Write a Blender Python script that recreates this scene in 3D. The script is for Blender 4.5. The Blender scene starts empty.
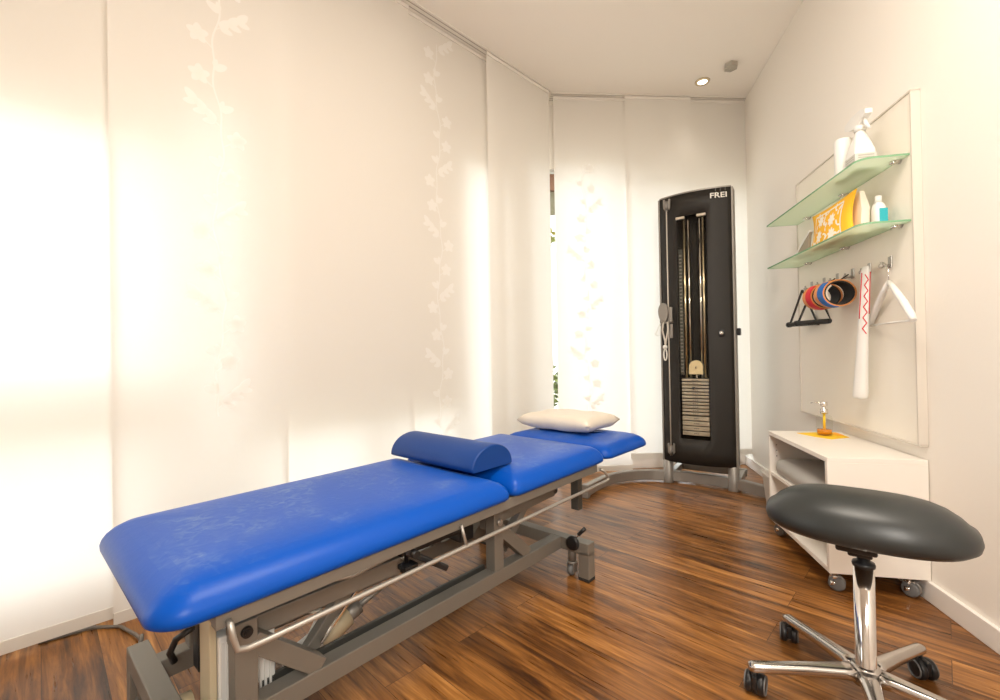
import bpy, bmesh, math, random
from mathutils import Vector, Matrix
random.seed(7)
PI = math.pi
sc = bpy.context.scene

# ------------------------------------------------------------------ camera
PITCH, ROLL, FPX = 0.00784, 0.01697, 452.75
cd = bpy.data.cameras.new('camera'); cam = bpy.data.objects.new('camera', cd)
sc.collection.objects.link(cam); sc.camera = cam
cd.sensor_fit = 'HORIZONTAL'; cd.sensor_width = 36.0; cd.lens = 36.0*FPX/1000.0
cd.clip_start = 0.02; cd.clip_end = 300
F = Vector((0, math.cos(PITCH), math.sin(PITCH)))
U0 = Vector((0, -math.sin(PITCH), math.cos(PITCH))); X0 = Vector((1, 0, 0))
XR = X0*math.cos(ROLL) - U0*math.sin(ROLL); UR = U0*math.cos(ROLL) + X0*math.sin(ROLL)
cam.matrix_world = Matrix(((XR.x, UR.x, -F.x, 0), (XR.y, UR.y, -F.y, 0), (XR.z, UR.z, -F.z, 1.0), (0, 0, 0, 1)))

# ------------------------------------------------------------------ sky, light, exposure
sc.view_settings.view_transform = 'Standard'; sc.view_settings.look = 'None'
sc.view_settings.exposure = 0.02; sc.view_settings.gamma = 1.0; sc.view_settings.use_curve_mapping = False
w = bpy.data.worlds.new('sky'); sc.world = w; w.use_nodes = True
bg = w.node_tree.nodes['Background']
bg.inputs['Color'].default_value = (0.95, 0.975, 1.0, 1); bg.inputs['Strength'].default_value = 4.8
sc.cycles.max_bounces = 10; sc.cycles.diffuse_bounces = 6; sc.cycles.transparent_max_bounces = 16
sc.cycles.transmission_bounces = 8; sc.cycles.glossy_bounces = 5
sc.cycles.caustics_reflective = False; sc.cycles.caustics_refractive = False
sc.cycles.sample_clamp_indirect = 6.0
sc.cycles.use_denoising = True

def area(name, loc, target, size, power, col, sizey=None):
    l = bpy.data.lights.new(name, 'AREA'); l.energy = power; l.color = col; l.size = size
    if sizey: l.shape = 'RECTANGLE'; l.size_y = sizey
    o = bpy.data.objects.new(name, l); sc.collection.objects.link(o); o.location = loc
    o.rotation_euler = (Vector(target)-Vector(loc)).to_track_quat('-Z', 'Y').to_euler()
    return o
WARM = (1.0, 0.91, 0.79)
area('room_lamp_behind_viewer', (0.35, -0.85, 1.65), (1.0, 2.6, 1.1), 0.5, 38, (1.0, 0.94, 0.86))
area('ceiling_lamp_above_viewer', (0.45, 0.75, 3.09), (0.45, 0.75, 0), 1.0, 58, WARM, 1.0)

# ------------------------------------------------------------------ frames
AR, AL, AT, AW = 0.20815, 0.77572, 0.7294, 0.5895
def frame(a, o=(0, 0)):
    return Matrix.Translation((o[0], o[1], 0)) @ Matrix.Rotation(-a, 4, 'Z')
FR, FL, FT = frame(AR), frame(AL), frame(AT)
ctr = FR @ Vector((0.733, 3.56, 0))
FW = frame(AW, (ctr.x, ctr.y))
FI = Matrix.Identity(4)
WR, WL, H = 1.2713, -2.2333, 3.1114     # right wall plane, left curtain plane, ceiling

# ------------------------------------------------------------------ materials
def M(name, col, rough=0.5, metal=0.0, **k):
    m = bpy.data.materials.new(name); m.use_nodes = True
    b = m.node_tree.nodes['Principled BSDF']
    b.inputs['Base Color'].default_value = (*col, 1); b.inputs['Roughness'].default_value = rough
    b.inputs['Metallic'].default_value = metal
    for n, v in k.items():
        b.inputs[n.replace('_', ' ')].default_value = v
    return m
def nodes(m): return m.node_tree.nodes, m.node_tree.links
def bump(m, scale, strength, dist=0.002, detail=4):
    N, L = nodes(m); b = N['Principled BSDF']
    tc = N.new('ShaderNodeTexCoord'); n = N.new('ShaderNodeTexNoise'); bp = N.new('ShaderNodeBump')
    n.inputs['Scale'].default_value = scale; n.inputs['Detail'].default_value = detail
    bp.inputs['Strength'].default_value = strength; bp.inputs['Distance'].default_value = dist
    L.new(tc.outputs['Object'], n.inputs['Vector']); L.new(n.outputs[0], bp.inputs['Height']); L.new(bp.outputs[0], b.inputs['Normal'])
    return m
def vary(m, c1, c2, scale, lo=0.4, hi=0.6, stretch=(1, 1, 1), detail=5):
    N, L = nodes(m); b = N['Principled BSDF']
    tc = N.new('ShaderNodeTexCoord'); mp = N.new('ShaderNodeMapping'); n = N.new('ShaderNodeTexNoise'); r = N.new('ShaderNodeValToRGB')
    mp.inputs['Scale'].default_value = stretch; n.inputs['Scale'].default_value = scale; n.inputs['Detail'].default_value = detail
    r.color_ramp.elements[0].position = lo; r.color_ramp.elements[0].color = (*c1, 1)
    r.color_ramp.elements[1].position = hi; r.color_ramp.elements[1].color = (*c2, 1)
    L.new(tc.outputs['Object'], mp.inputs[0]); L.new(mp.outputs[0], n.inputs['Vector']); L.new(n.outputs[0], r.inputs[0]); L.new(r.outputs[0], b.inputs['Base Color'])
    return m
m_wall = bump(M('wall_paint', (0.88, 0.84, 0.78), 0.7), 120, 0.15)
m_ceil = bump(M('ceiling_paint', (0.88, 0.83, 0.76), 0.8), 90, 0.1)
m_white = M('white_laminate', (0.86, 0.82, 0.76), 0.35)
m_board = M('board_laminate', (0.87, 0.82, 0.73), 0.35)
m_trim = M('white_trim', (0.85, 0.82, 0.78), 0.4)
m_frame = M('window_frame_paint', (0.55, 0.53, 0.50), 0.5)
m_rail = M('curtain_rail_white', (0.78, 0.74, 0.68), 0.4)
m_dark = M('rail_slot_dark', (0.18, 0.16, 0.14), 0.6); m_slot = M('rail_slot', (0.38, 0.34, 0.29), 0.6)
m_grey = bump(M('taupe_powder_coat', (0.235, 0.218, 0.190), 0.45, 0.3), 400, 0.1, 0.0005)
m_greyd = M('dark_grey_steel', (0.10, 0.10, 0.09), 0.4, 0.4)
m_rod = M('satin_steel_rod', (0.44, 0.415, 0.38), 0.34, 0.6)
m_chrome = M('chrome', (0.80, 0.77, 0.74), 0.10, 1.0)
m_alu = M('polished_aluminium', (0.58, 0.55, 0.52), 0.22, 1.0)
m_black = M('black_plastic', (0.012, 0.012, 0.013), 0.4)
m_rubber = M('black_rubber', (0.02, 0.02, 0.02), 0.6)
m_tgrey = M('grey_tread', (0.16, 0.16, 0.16), 0.5)
m_cream = M('cream_plastic', (0.62, 0.53, 0.36), 0.5)
m_whitep = M('white_plastic', (0.82, 0.81, 0.78), 0.4)
m_silver = M('silver_paint', (0.30, 0.28, 0.255), 0.42, 0.45)
m_panel = bump(M('charcoal_panel', (0.023, 0.020, 0.017), 0.5, Specular_IOR_Level=0.3), 500, 0.1, 0.0004)
m_plate = vary(M('steel_plate', (0.5, 0.46, 0.38), 0.35, 0.6), (0.55, 0.49, 0.40), (0.68, 0.62, 0.52), 12)
m_brass = M('warm_steel_rod', (0.78, 0.66, 0.46), 0.18, 1.0)
m_wooddisc = M('pale_disc', (0.78, 0.64, 0.40), 0.5)
m_letter = M('white_letter', (0.85, 0.83, 0.78), 0.5)
m_cord = M('light_grey_cord', (0.62, 0.57, 0.50), 0.6)
m_fcord = M('dull_floor_cord', (0.16, 0.14, 0.12), 0.6)
m_cordw = M('white_cord', (0.80, 0.78, 0.72), 0.6)
m_seat = bump(M('dark_grey_vinyl', (0.021, 0.024, 0.024), 0.38), 300, 0.12, 0.0005)
m_yel = M('yellow_paper', (0.95, 0.62, 0.02), 0.7)
m_orange = M('orange_paper', (0.95, 0.44, 0.02), 0.7)
m_yelbag = M('yellow_print_fabric', (0.93, 0.50, 0.02), 0.7)
m_bagw = M('cream_print', (0.92, 0.86, 0.74), 0.7)
m_teal = M('teal_label', (0.03, 0.42, 0.50), 0.4)
m_blue2 = M('blue_webbing', (0.01, 0.12, 0.42), 0.6)
m_red = M('red_webbing', (0.62, 0.015, 0.03), 0.6)
m_leather = vary(M('orange_leather', (0.65, 0.26, 0.07), 0.5), (0.70, 0.27, 0.08), (0.60, 0.24, 0.07), 20)
m_lining = M('black_lining', (0.02, 0.018, 0.016), 0.8)
m_softw = M('white_cuff_pad', (0.75, 0.68, 0.58), 0.8)
m_glassgreenedge = M('green_glass_edge', (0.22, 0.42, 0.25), 0.2)
m_detect = M('detector_grey', (0.42, 0.39, 0.33), 0.5)
m_band = M('board_edge', (0.68, 0.63, 0.56), 0.5)
m_labelw = M('pale_label', (0.62, 0.60, 0.56), 0.6); m_taupe = M('taupe_face', (0.30, 0.26, 0.19), 0.6)
m_greylab = M('grey_label', (0.42, 0.40, 0.36), 0.6)
m_lampon = M('lamp_glow', (1, 1, 1), 0.5); nodes(m_lampon)[0]['Principled BSDF'].inputs['Emission Color'].default_value = (1, 0.86, 0.62, 1)
nodes(m_lampon)[0]['Principled BSDF'].inputs['Emission Strength'].default_value = 6
m_padgrey = M('grey_folded_cushion', (0.42, 0.41, 0.39), 0.45)
m_pillow = bump(M('beige_vinyl_cover', (0.74, 0.67, 0.57), 0.42), 14, 0.5, 0.01)
m_amber = M('amber_soap', (0.95, 0.33, 0.01), 0.2, Transmission_Weight=0.4)

# blue upholstery, scuffed in pale patches
m_blue = M('blue_vinyl', (0.010, 0.085, 0.50), 0.36, Specular_IOR_Level=0.22)
N, L = nodes(m_blue); b = N['Principled BSDF']
tc = N.new('ShaderNodeTexCoord'); n1 = N.new('ShaderNodeTexNoise'); n1.inputs['Scale'].default_value = 3.2; n1.inputs['Detail'].default_value = 9; n1.inputs['Roughness'].default_value = 0.72
r1 = N.new('ShaderNodeValToRGB'); r1.color_ramp.elements[0].position = 0.47; r1.color_ramp.elements[1].position = 0.82
n2 = N.new('ShaderNodeTexNoise'); n2.inputs['Scale'].default_value = 26; n2.inputs['Detail'].default_value = 6; n2.inputs['Distortion'].default_value = 1.5
r2 = N.new('ShaderNodeValToRGB'); r2.color_ramp.elements[0].position = 0.42; r2.color_ramp.elements[1].position = 0.70
# wear only where people lie: the top faces
gn = N.new('ShaderNodeNewGeometry'); sp = N.new('ShaderNodeSeparateXYZ'); up = N.new('ShaderNodeMath'); up.operation = 'POWER'; up.inputs[1].default_value = 24
m1 = N.new('ShaderNodeMath'); m1.operation = 'MULTIPLY'; m2 = N.new('ShaderNodeMath'); m2.operation = 'MULTIPLY'; m3 = N.new('ShaderNodeMath'); m3.operation = 'MULTIPLY_ADD'; m3.inputs[1].default_value = 1.5; m3.inputs[2].default_value = 0.05
mc = N.new('ShaderNodeMath'); mc.operation = 'MAXIMUM'; mc.inputs[1].default_value = 0.0
mx = N.new('ShaderNodeMix'); mx.data_type = 'RGBA'; mx.inputs['A'].default_value = (0.0, 0.070, 0.42, 1); mx.inputs['B'].default_value = (0.15, 0.24, 0.45, 1)
L.new(tc.outputs['Object'], n1.inputs['Vector']); L.new(tc.outputs['Object'], n2.inputs['Vector'])
L.new(n1.outputs[0], r1.inputs[0]); L.new(n2.outputs[0], r2.inputs[0])
L.new(gn.outputs['True Normal'], sp.inputs[0]); L.new(sp.outputs['Z'], mc.inputs[0]); L.new(mc.outputs[0], up.inputs[0])
L.new(r1.outputs[0], m1.inputs[0]); L.new(r2.outputs[0], m1.inputs[1]); L.new(m1.outputs[0], m3.inputs[0])
L.new(m3.outputs[0], m2.inputs[0]); L.new(up.outputs[0], m2.inputs[1]); L.new(m2.outputs[0], mx.inputs['Factor'])
L.new(mx.outputs['Result'], b.inputs['Base Color'])
bp = N.new('ShaderNodeBump'); bp.inputs['Strength'].default_value = 0.25; bp.inputs['Distance'].default_value = 0.002
L.new(n2.outputs[0], bp.inputs['Height']); L.new(bp.outputs[0], b.inputs['Normal'])
m_blue3 = bump(M('blue_vinyl_plain', (0.002, 0.042, 0.21), 0.45, Specular_IOR_Level=0.35), 200, 0.1, 0.0005)

# wood floor: planks with streaky grain
m_floor = M('wood_planks', (0.3, 0.12, 0.04), 0.3)
N, L = nodes(m_floor); b = N['Principled BSDF']
tc = N.new('ShaderNodeTexCoord')
br = N.new('ShaderNodeTexBrick'); br.inputs['Scale'].default_value = 1.0
br.inputs['Brick Width'].default_value = 1.22; br.inputs['Row Height'].default_value = 0.145; br.inputs['Mortar Size'].default_value = 0.0009
br.inputs['Mortar Smooth'].default_value = 0.2; br.inputs['Color1'].default_value = (0, 0, 0, 1); br.inputs['Color2'].default_value = (1, 1, 1, 1); br.inputs['Mortar'].default_value = (0.5, 0.5, 0.5, 1)
br.offset = 0.37; br.offset_frequency = 2
L.new(tc.outputs['Object'], br.inputs['Vector'])
addv = N.new('ShaderNodeVectorMath'); addv.operation = 'MULTIPLY_ADD'
addv.inputs[1].default_value = (7.3, 5.1, 0); L.new(br.outputs['Color'], addv.inputs[0]); L.new(tc.outputs['Object'], addv.inputs[2])
mp = N.new('ShaderNodeMapping'); mp.inputs['Scale'].default_value = (1.5, 15, 1); L.new(addv.outputs[0], mp.inputs[0])
g1 = N.new('ShaderNodeTexNoise'); g1.inputs['Scale'].default_value = 1.6; g1.inputs['Detail'].default_value = 8; g1.inputs['Roughness'].default_value = 0.65; g1.inputs['Distortion'].default_value = 0.6
L.new(mp.outputs[0], g1.inputs['Vector'])
mp2 = N.new('ShaderNodeMapping'); mp2.inputs['Scale'].default_value = (3.0, 60, 1); L.new(addv.outputs[0], mp2.inputs[0])
g2 = N.new('ShaderNodeTexNoise'); g2.inputs['Scale'].default_value = 1.5; g2.inputs['Detail'].default_value = 5; L.new(mp2.outputs[0], g2.inputs['Vector'])
ra = N.new('ShaderNodeValToRGB'); cr = ra.color_ramp
cr.elements[0].position = 0.34; cr.elements[0].color = (0.045, 0.017, 0.006, 1)
cr.elements[1].position = 0.72; cr.elements[1].color = (0.60, 0.285, 0.082, 1)
e = cr.elements.new(0.44); e.color = (0.145, 0.055, 0.013, 1)
e = cr.elements.new(0.56); e.color = (0.31, 0.128, 0.031, 1)
mixg = N.new('ShaderNodeMix'); mixg.data_type = 'FLOAT'; mixg.inputs['Factor'].default_value = 0.30
L.new(g1.outputs[0], mixg.inputs['A']); L.new(g2.outputs[0], mixg.inputs['B'])
sc_ = N.new('ShaderNodeMath'); sc_.operation = 'MULTIPLY_ADD'; sc_.inputs[1].default_value = 0.10; sc_.inputs[2].default_value = -0.05
L.new(br.outputs['Color'], sc_.inputs[0])
ad = N.new('ShaderNodeMath'); ad.operation = 'ADD'; L.new(mixg.outputs['Result'], ad.inputs[0]); L.new(sc_.outputs[0], ad.inputs[1])
L.new(ad.outputs[0], ra.inputs[0])
mo = N.new('ShaderNodeMix'); mo.data_type = 'RGBA'; mo.inputs['B'].default_value = (0.03, 0.010, 0.004, 1)
L.new(ra.outputs[0], mo.inputs['A']); L.new(br.outputs['Fac'], mo.inputs['Factor']); L.new(mo.outputs['Result'], b.inputs['Base Color'])
rr = N.new('ShaderNodeMath'); rr.operation = 'MULTIPLY_ADD'; rr.inputs[1].default_value = 0.22; rr.inputs[2].default_value = 0.20
L.new(g2.outputs[0], rr.inputs[0]); L.new(rr.outputs[0], b.inputs['Roughness'])
bp = N.new('ShaderNodeBump'); bp.inputs['Strength'].default_value = 0.15; bp.inputs['Distance'].default_value = 0.001
L.new(g2.outputs[0], bp.inputs['Height']); L.new(bp.outputs[0], b.inputs['Normal'])

def fabric(name, dif, tra, fac, thr=0.0):
    m = bpy.data.materials.new(name); m.use_nodes = True; N, L = nodes(m)
    N.remove(N['Principled BSDF']); out = N['Material Output']
    d = N.new('ShaderNodeBsdfDiffuse'); d.inputs[0].default_value = (*dif, 1)
    t = N.new('ShaderNodeBsdfTranslucent'); t.inputs[0].default_value = (*tra, 1)
    x = N.new('ShaderNodeMixShader'); x.inputs[0].default_value = fac
    L.new(d.outputs[0], x.inputs[1]); L.new(t.outputs[0], x.inputs[2])
    if thr > 0:
        p = N.new('ShaderNodeBsdfTransparent'); x2 = N.new('ShaderNodeMixShader'); x2.inputs[0].default_value = thr
        L.new(x.outputs[0], x2.inputs[1]); L.new(p.outputs[0], x2.inputs[2]); L.new(x2.outputs[0], out.inputs[0])
    else: L.new(x.outputs[0], out.inputs[0])
    return m
m_fab = fabric('curtain_fabric', (0.845, 0.815, 0.77), (0.90, 0.875, 0.83), 0.40)
m_vine = fabric('curtain_applique', (0.985, 0.97, 0.945), (0.98, 0.96, 0.93), 0.42, 0.05)
m_shelf = fabric('frosted_green_glass', (0.80, 0.92, 0.76), (0.84, 0.95, 0.80), 0.5, 0.32)
m_binb = fabric('milky_bin_plastic', (0.85, 0.82, 0.78), (0.8, 0.8, 0.78), 0.4, 0.12)

def clear(name, tint=(1, 1, 1), rough=0.02, refl=0.08):
    m = bpy.data.materials.new(name); m.use_nodes = True; N, L = nodes(m)
    N.remove(N['Principled BSDF']); out = N['Material Output']
    p = N.new('ShaderNodeBsdfTransparent'); p.inputs[0].default_value = (*tint, 1)
    g = N.new('ShaderNodeBsdfGlossy'); g.inputs['Roughness'].default_value = rough; g.inputs[0].default_value = (0.9, 0.9, 0.9, 1)
    lw = N.new('ShaderNodeLayerWeight'); lw.inputs[0].default_value = 0.5; pw_ = N.new('ShaderNodeMath'); pw_.operation = 'POWER'; pw_.inputs[1].default_value = 4; L.new(lw.outputs['Facing'], pw_.inputs[0]); fr = N.new('ShaderNodeMath'); fr.operation = 'MULTIPLY_ADD'; fr.inputs[1].default_value = refl*3.5; fr.inputs[2].default_value = refl*0.3; L.new(pw_.outputs[0], fr.inputs[0])
    x = N.new('ShaderNodeMixShader'); L.new(fr.outputs[0], x.inputs[0]); L.new(p.outputs[0], x.inputs[1]); L.new(g.outputs[0], x.inputs[2])
    L.new(x.outputs[0], out.inputs[0]); return m
m_glass = clear('window_glass', (0.97, 0.98, 0.97))
m_acryl = clear('clear_plastic', (0.97, 0.97, 0.95), 0.06, 0.03)

# ------------------------------------------------------------------ mesh builder
class MB:
    def __init__(s): s.bm = bmesh.new(); s.mi = 0; s.sm = []
    def _done(s, fs, smooth):
        for f in fs: f.material_index = s.mi; f.smooth = smooth
    def box(s, x0, x1, y0, y1, z0, z1, bev=0.0, smooth=False, rot=None):
        t = bmesh.new(); bmesh.ops.create_cube(t, size=1)
        for v in t.verts: v.co = Vector(((x0+x1)/2+v.co.x*(x1-x0), (y0+y1)/2+v.co.y*(y1-y0), (z0+z1)/2+v.co.z*(z1-z0)))
        if bev: bmesh.ops.bevel(t, geom=list(t.edges), offset=bev, segments=2, affect='EDGES', profile=0.5)
        return s.merge(t, smooth, rot)
    def merge(s, t, smooth=False, rot=None):
        if rot: bmesh.ops.transform(t, matrix=rot, verts=t.verts)
        mp = {}
        for v in t.verts: mp[v] = s.bm.verts.new(v.co)
        for f in t.faces:
            try: nf = s.bm.faces.new([mp[v] for v in f.verts]); nf.material_index = s.mi; nf.smooth = smooth
            except ValueError: pass
        t.free(); return s
    def bar(s, a, b, w, h, bev=0.002, upv=(0, 0, 1)):
        """rectangular bar from a to b, width w (sideways) and height h"""
        a, b = Vector(a), Vector(b); d = b-a; Ln = d.length; d.normalize()
        sx = d.cross(Vector(upv))
        if sx.length < 1e-4: sx = Vector((1, 0, 0))
        sx.normalize(); uz = sx.cross(d).normalized()
        R = Matrix((sx, d, uz)).transposed().to_4x4(); R.translation = (a+b)/2
        return s.box(-w/2, w/2, -Ln/2, Ln/2, -h/2, h/2, bev, False, R)
    def cyl(s, a, b, r, r2=None, n=20, cap=True, smooth=True):
        return s.tube([a, b], [r, r if r2 is None else r2], n, cap, smooth)
    def tube(s, path, r, n=12, cap=True, smooth=True, closed=False):
        P = [Vector(p) for p in path]; k = len(P)
        if not isinstance(r, (list, tuple)): r = [r]*k
        rings = []; ref = None
        for i, p in enumerate(P):
            if closed: d = P[(i+1) % k]-P[i-1]
            elif i == 0: d = P[1]-P[0]
            elif i == k-1: d = P[-1]-P[-2]
            else: d = (P[i+1]-P[i]).normalized()+(P[i]-P[i-1]).normalized()
            if d.length < 1e-9: d = Vector((0, 0, 1))
            d.normalize()
            if ref is None: ref = Vector((0, 0, 1)) if abs(d.z) < 0.9 else Vector((1, 0, 0))
            x = d.cross(ref)
            if x.length < 1e-3: x = d.cross(Vector((0.3, 1, 0.2)))
            x.normalize(); y = x.cross(d).normalized(); ref = y
            rings.append([s.bm.verts.new(p+(x*math.cos(2*PI*j/n)+y*math.sin(2*PI*j/n))*r[i]) for j in range(n)])
        fs = []
        for i in range(k if closed else k-1):
            A, B = rings[i], rings[(i+1) % k]
            for j in range(n): fs.append(s.bm.faces.new((A[j], A[(j+1) % n], B[(j+1) % n], B[j])))
        s._done(fs, smooth)
        if cap and not closed:
            c = [s.bm.faces.new(rings[0][::-1]), s.bm.faces.new(rings[-1])]; s._done(c, False)
        return s
    def lathe(s, c, prof, n=24, axis='Z', smooth=True, rot=None):
        t = bmesh.new(); rings = []
        for r, z in prof:
            rings.append([t.verts.new((r*math.cos(2*PI*j/n), r*math.sin(2*PI*j/n), z)) for j in range(n)])
        for A, B in zip(rings, rings[1:]):
            for j in range(n): t.faces.new((A[j], A[(j+1) % n], B[(j+1) % n], B[j]))
        if prof[0][0] > 1e-5: t.faces.new(rings[0][::-1])
        if prof[-1][0] > 1e-5: t.faces.new(rings[-1])
        bmesh.ops.remove_doubles(t, verts=t.verts, dist=1e-6)
        R = rot or Matrix.Identity(4)
        if axis == 'X': R = Matrix.Rotation(PI/2, 4, 'Y')
        if axis == 'Y': R = Matrix.Rotation(-PI/2, 4, 'X')
        R = Matrix.Translation(c) @ R
        return s.merge(t, smooth, R)
    def loops(s, rings, cap0=True, cap1=True, smooth=True, closed=True):
        V = [[s.bm.verts.new(p) for p in r] for r in rings]; fs = []; n = len(V[0])
        for A, B in zip(V, V[1:]):
            for j in range(n if closed else n-1): fs.append(s.bm.faces.new((A[j], A[(j+1) % n], B[(j+1) % n], B[j])))
        if cap0: fs.append(s.bm.faces.new(V[0][::-1]))
        if cap1: fs.append(s.bm.faces.new(V[-1]))
        s._done(fs, smooth); return s
    def poly(s, pts, axis_off, smooth=False):
        """prism: pts polygon (3D), extruded by vector axis_off"""
        o = Vector(axis_off); A = [s.bm.verts.new(p) for p in pts]; B = [s.bm.verts.new(Vector(p)+o) for p in pts]; n = len(A)
        fs = [s.bm.faces.new(A[::-1]), s.bm.faces.new(B)]
        for j in range(n): fs.append(s.bm.faces.new((A[j], A[(j+1) % n], B[(j+1) % n], B[j])))
        s._done(fs, smooth); return s
    def build(s, name, mats, parent=None, fr=None, org=(0, 0, 0)):
        """parent: a thing (its frame and origin are used) or a part of a thing"""
        me = bpy.data.meshes.new(name)
        if parent is not None: org = parent['_org']
        bmesh.ops.translate(s.bm, vec=-Vector(org), verts=s.bm.verts)
        bmesh.ops.recalc_face_normals(s.bm, faces=s.bm.faces)
        s.bm.to_mesh(me); s.bm.free()
        for m in (mats if isinstance(mats, (list, tuple)) else [mats]): me.materials.append(m)
        o = bpy.data.objects.new(name, me); sc.collection.objects.link(o)
        if parent is not None: o.parent = parent
        else:
            f = fr or FI; o.matrix_world = f @ Matrix.Translation(org)
        o['_org'] = org
        return o
def tag(o, label, cat, group=None):
    o['label'] = label; o['category'] = cat
    if group: o['group'] = group
    return o
def thing(name, label, cat, fr, org, group=None):
    o = bpy.data.objects.new(name, None); sc.collection.objects.link(o); o.empty_display_size = 0.1
    o.matrix_world = fr @ Matrix.Translation(org); o['_org'] = org
    return tag(o, label, cat, group)
def struct(o): o['kind'] = 'structure'; return o
def rrect(x0, x1, y0, y1, r, z, n=6):
    r = max(0.001, min(r, (x1-x0)/2-1e-4, (y1-y0)/2-1e-4)); P = []
    for cx, cy, a in ((x1-r, y1-r, 0), (x0+r, y1-r, 90), (x0+r, y0+r, 180), (x1-r, y0+r, 270)):
        for k in range(n+1):
            t = math.radians(a+90*k/n); P.append((cx+r*math.cos(t), cy+r*math.sin(t), z))
    return P
def arc(cx, cy, r, a0, a1, n): return [(cx+r*math.cos(math.radians(a0+(a1-a0)*k/n)), cy+r*math.sin(math.radians(a0+(a1-a0)*k/n))) for k in range(n+1)]

# ------------------------------------------------------------------ room shell
# the shell: corner points in world
bdir = Vector((1.649, 0.116, 0)).normalized(); AB = math.atan2(bdir.x, bdir.y) - PI/2   # back curtain line
CL = Vector((0.45, 3.665, 0))                                   # corner of the two curtain lines
FB = Matrix.Translation(CL) @ Matrix.Rotation(-AB, 4, 'Z')      # x to the right along the back, y outwards
def isect(p, d, q, e):
    t = ((q.x-p.x)*e.y-(q.y-p.y)*e.x)/(d.x*e.y-d.y*e.x); return Vector((p.x+d.x*t, p.y+d.y*t, 0))
ld = Vector((math.sin(AL), math.cos(AL), 0)); ln_ = Vector((math.cos(AL), -math.sin(AL), 0))
rd = Vector((math.sin(AR), math.cos(AR), 0)); rn_ = Vector((math.cos(AR), -math.sin(AR), 0)); bo_ = Vector((-bdir.y, bdir.x, 0))
pL, pB, pR, pK = ln_*(WL-0.24), CL+bo_*0.25, rn_*(WR+0.2), rd*-2.4
PC = [isect(pL, ld, pB, bdir), isect(pB, bdir, pR, rd), isect(pR, rd, pK, rn_), isect(pK, rn_, pL, ld)]
for nm_, za_, zb_, mt_ in (('floor', -0.05, 0, m_floor), ('ceiling', H, H+0.1, m_ceil)):
    c_ = MB(); q_ = [FL.inverted() @ p for p in PC]; c_.poly([(p.x, p.y, za_) for p in q_], (0, 0, zb_-za_)); struct(c_.build(nm_, mt_, fr=FL))
c_ = MB(); c_.box(WR, WR+0.2, -2.2, 4.6, 0, H); struct(c_.build('wall_right', m_wall, fr=FR))
c_ = MB(); c_.box((FR.inverted() @ PC[3]).x, WR+0.2, -2.4, -2.2, 0, H); struct(c_.build('wall_rear', m_wall, fr=FR))

def wall_holes(name, fr, x0, x1, y, t, holes, mat):
    """wall along local X (x0..x1) at y..y+t, holes = (xa,xb,za,zb)"""
    xs = sorted({x0, x1, *[h[0] for h in holes], *[h[1] for h in holes]}); zs = sorted({0, H, *[h[2] for h in holes], *[h[3] for h in holes]})
    b = MB()
    for a, c in zip(xs, xs[1:]):
        for d, e in zip(zs, zs[1:]):
            mx_, mz = (a+c)/2, (d+e)/2
            if any(h[0] < mx_ < h[1] and h[2] < mz < h[3] for h in holes): continue
            b.box(a, c, y, y+t, d, e)
    return struct(b.build(name, mat, fr=fr))
# left wall frame: x along the wall (u), y outwards
FLx = FL @ Matrix.Rotation(PI/2, 4, 'Z') @ Matrix.Translation((0, 0, 0))   # local x -> L-frame y (u); local y -> L-frame -x (outwards)
YL = -WL + 0.17
holesL = [(-1.9, -0.75, 0.2, 2.1), (-0.62, 0.30, 0.20, 0.77), (-0.62, 0.30, 0.95, 1.92), (0.345, 0.385, 0.95, 1.92), (0.345, 0.42, 0.2, 0.80), (0.48, 0.62, 0.2, 2.15), (0.68, 1.30, 0.2, 0.68), (1.36, 1.95, 0.2, 0.68), (2.03, 2.30, 0.12, 2.35), (2.66, 2.95, 0.12, 2.50)]
wall_holes('wall_left', FLx, (FL.inverted() @ PC[3]).y+0.25, 2.982, YL, 0.07, holesL, m_wall)
holesB = [(-0.045, 0.62, 0.12, 2.565), (0.68, 1.26, 0.12, 2.40), (1.32, 1.66, 0.12, 2.40)]
wall_holes('wall_back', FB, -0.30, 2.3, 0.18, 0.07, holesB, m_wall)
k = 1
for fr_, Y0, hs in ((FLx, YL, holesL), (FB, 0.18, holesB)):
    for (a, c, d, e) in hs:
        if c-a < 0.05: continue
        wb = MB(); g = 0.022
        for bx in ((a, a+g, d, e), (c-g, c, d, e), (a, c, d, d+g), (a, c, e-g, e)):
            wb.box(bx[0], bx[1], Y0+0.01, Y0+0.055, bx[2], bx[3], 0.002)
        o = struct(wb.build('window_%d' % k, m_frame, fr=fr_, org=((a+c)/2, Y0, d)))
        gb = MB(); gb.box(a+g, c-g, Y0+0.028, Y0+0.034, d+g, e-g)
        gb.build('pane', m_glass, parent=o); k += 1
# baseboards
b_ = MB(); b_.box(WR-0.016, WR, -2.1, 4.42, 0, 0.080, 0.003); struct(b_.build('baseboard_right', m_trim, fr=FR))
b_ = MB(); b_.box(-0.05, 1.75, 0.155, 0.18, 0, 0.09, 0.003); struct(b_.build('baseboard_back', m_trim, fr=FB))
b_ = MB(); b_.box(-2.2, 3.0, YL-0.02, YL, 0, 0.09, 0.003); struct(b_.build('baseboard_left', m_trim, fr=FLx))
# ceiling track rails
def rail(fr, x0, x1, y0, ntr, n):
    b = MB()
    b.box(x0, x1, y0-0.006, y0+0.03*ntr-0.004, H-0.008, H-0.0005)
    b.mi = 1
    for q in range(ntr): b.box(x0, x1, y0+0.03*q+0.007, y0+0.03*q+0.012, H-0.0095, H-0.007)
    return struct(b.build('trim_%d' % n, [m_rail, m_slot], fr=fr))
rail(FLx, -2.2, 2.90, -WL-0.008, 4, 1)
rail(FB, 0.0, 1.66, -0.008, 4, 2)

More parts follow.
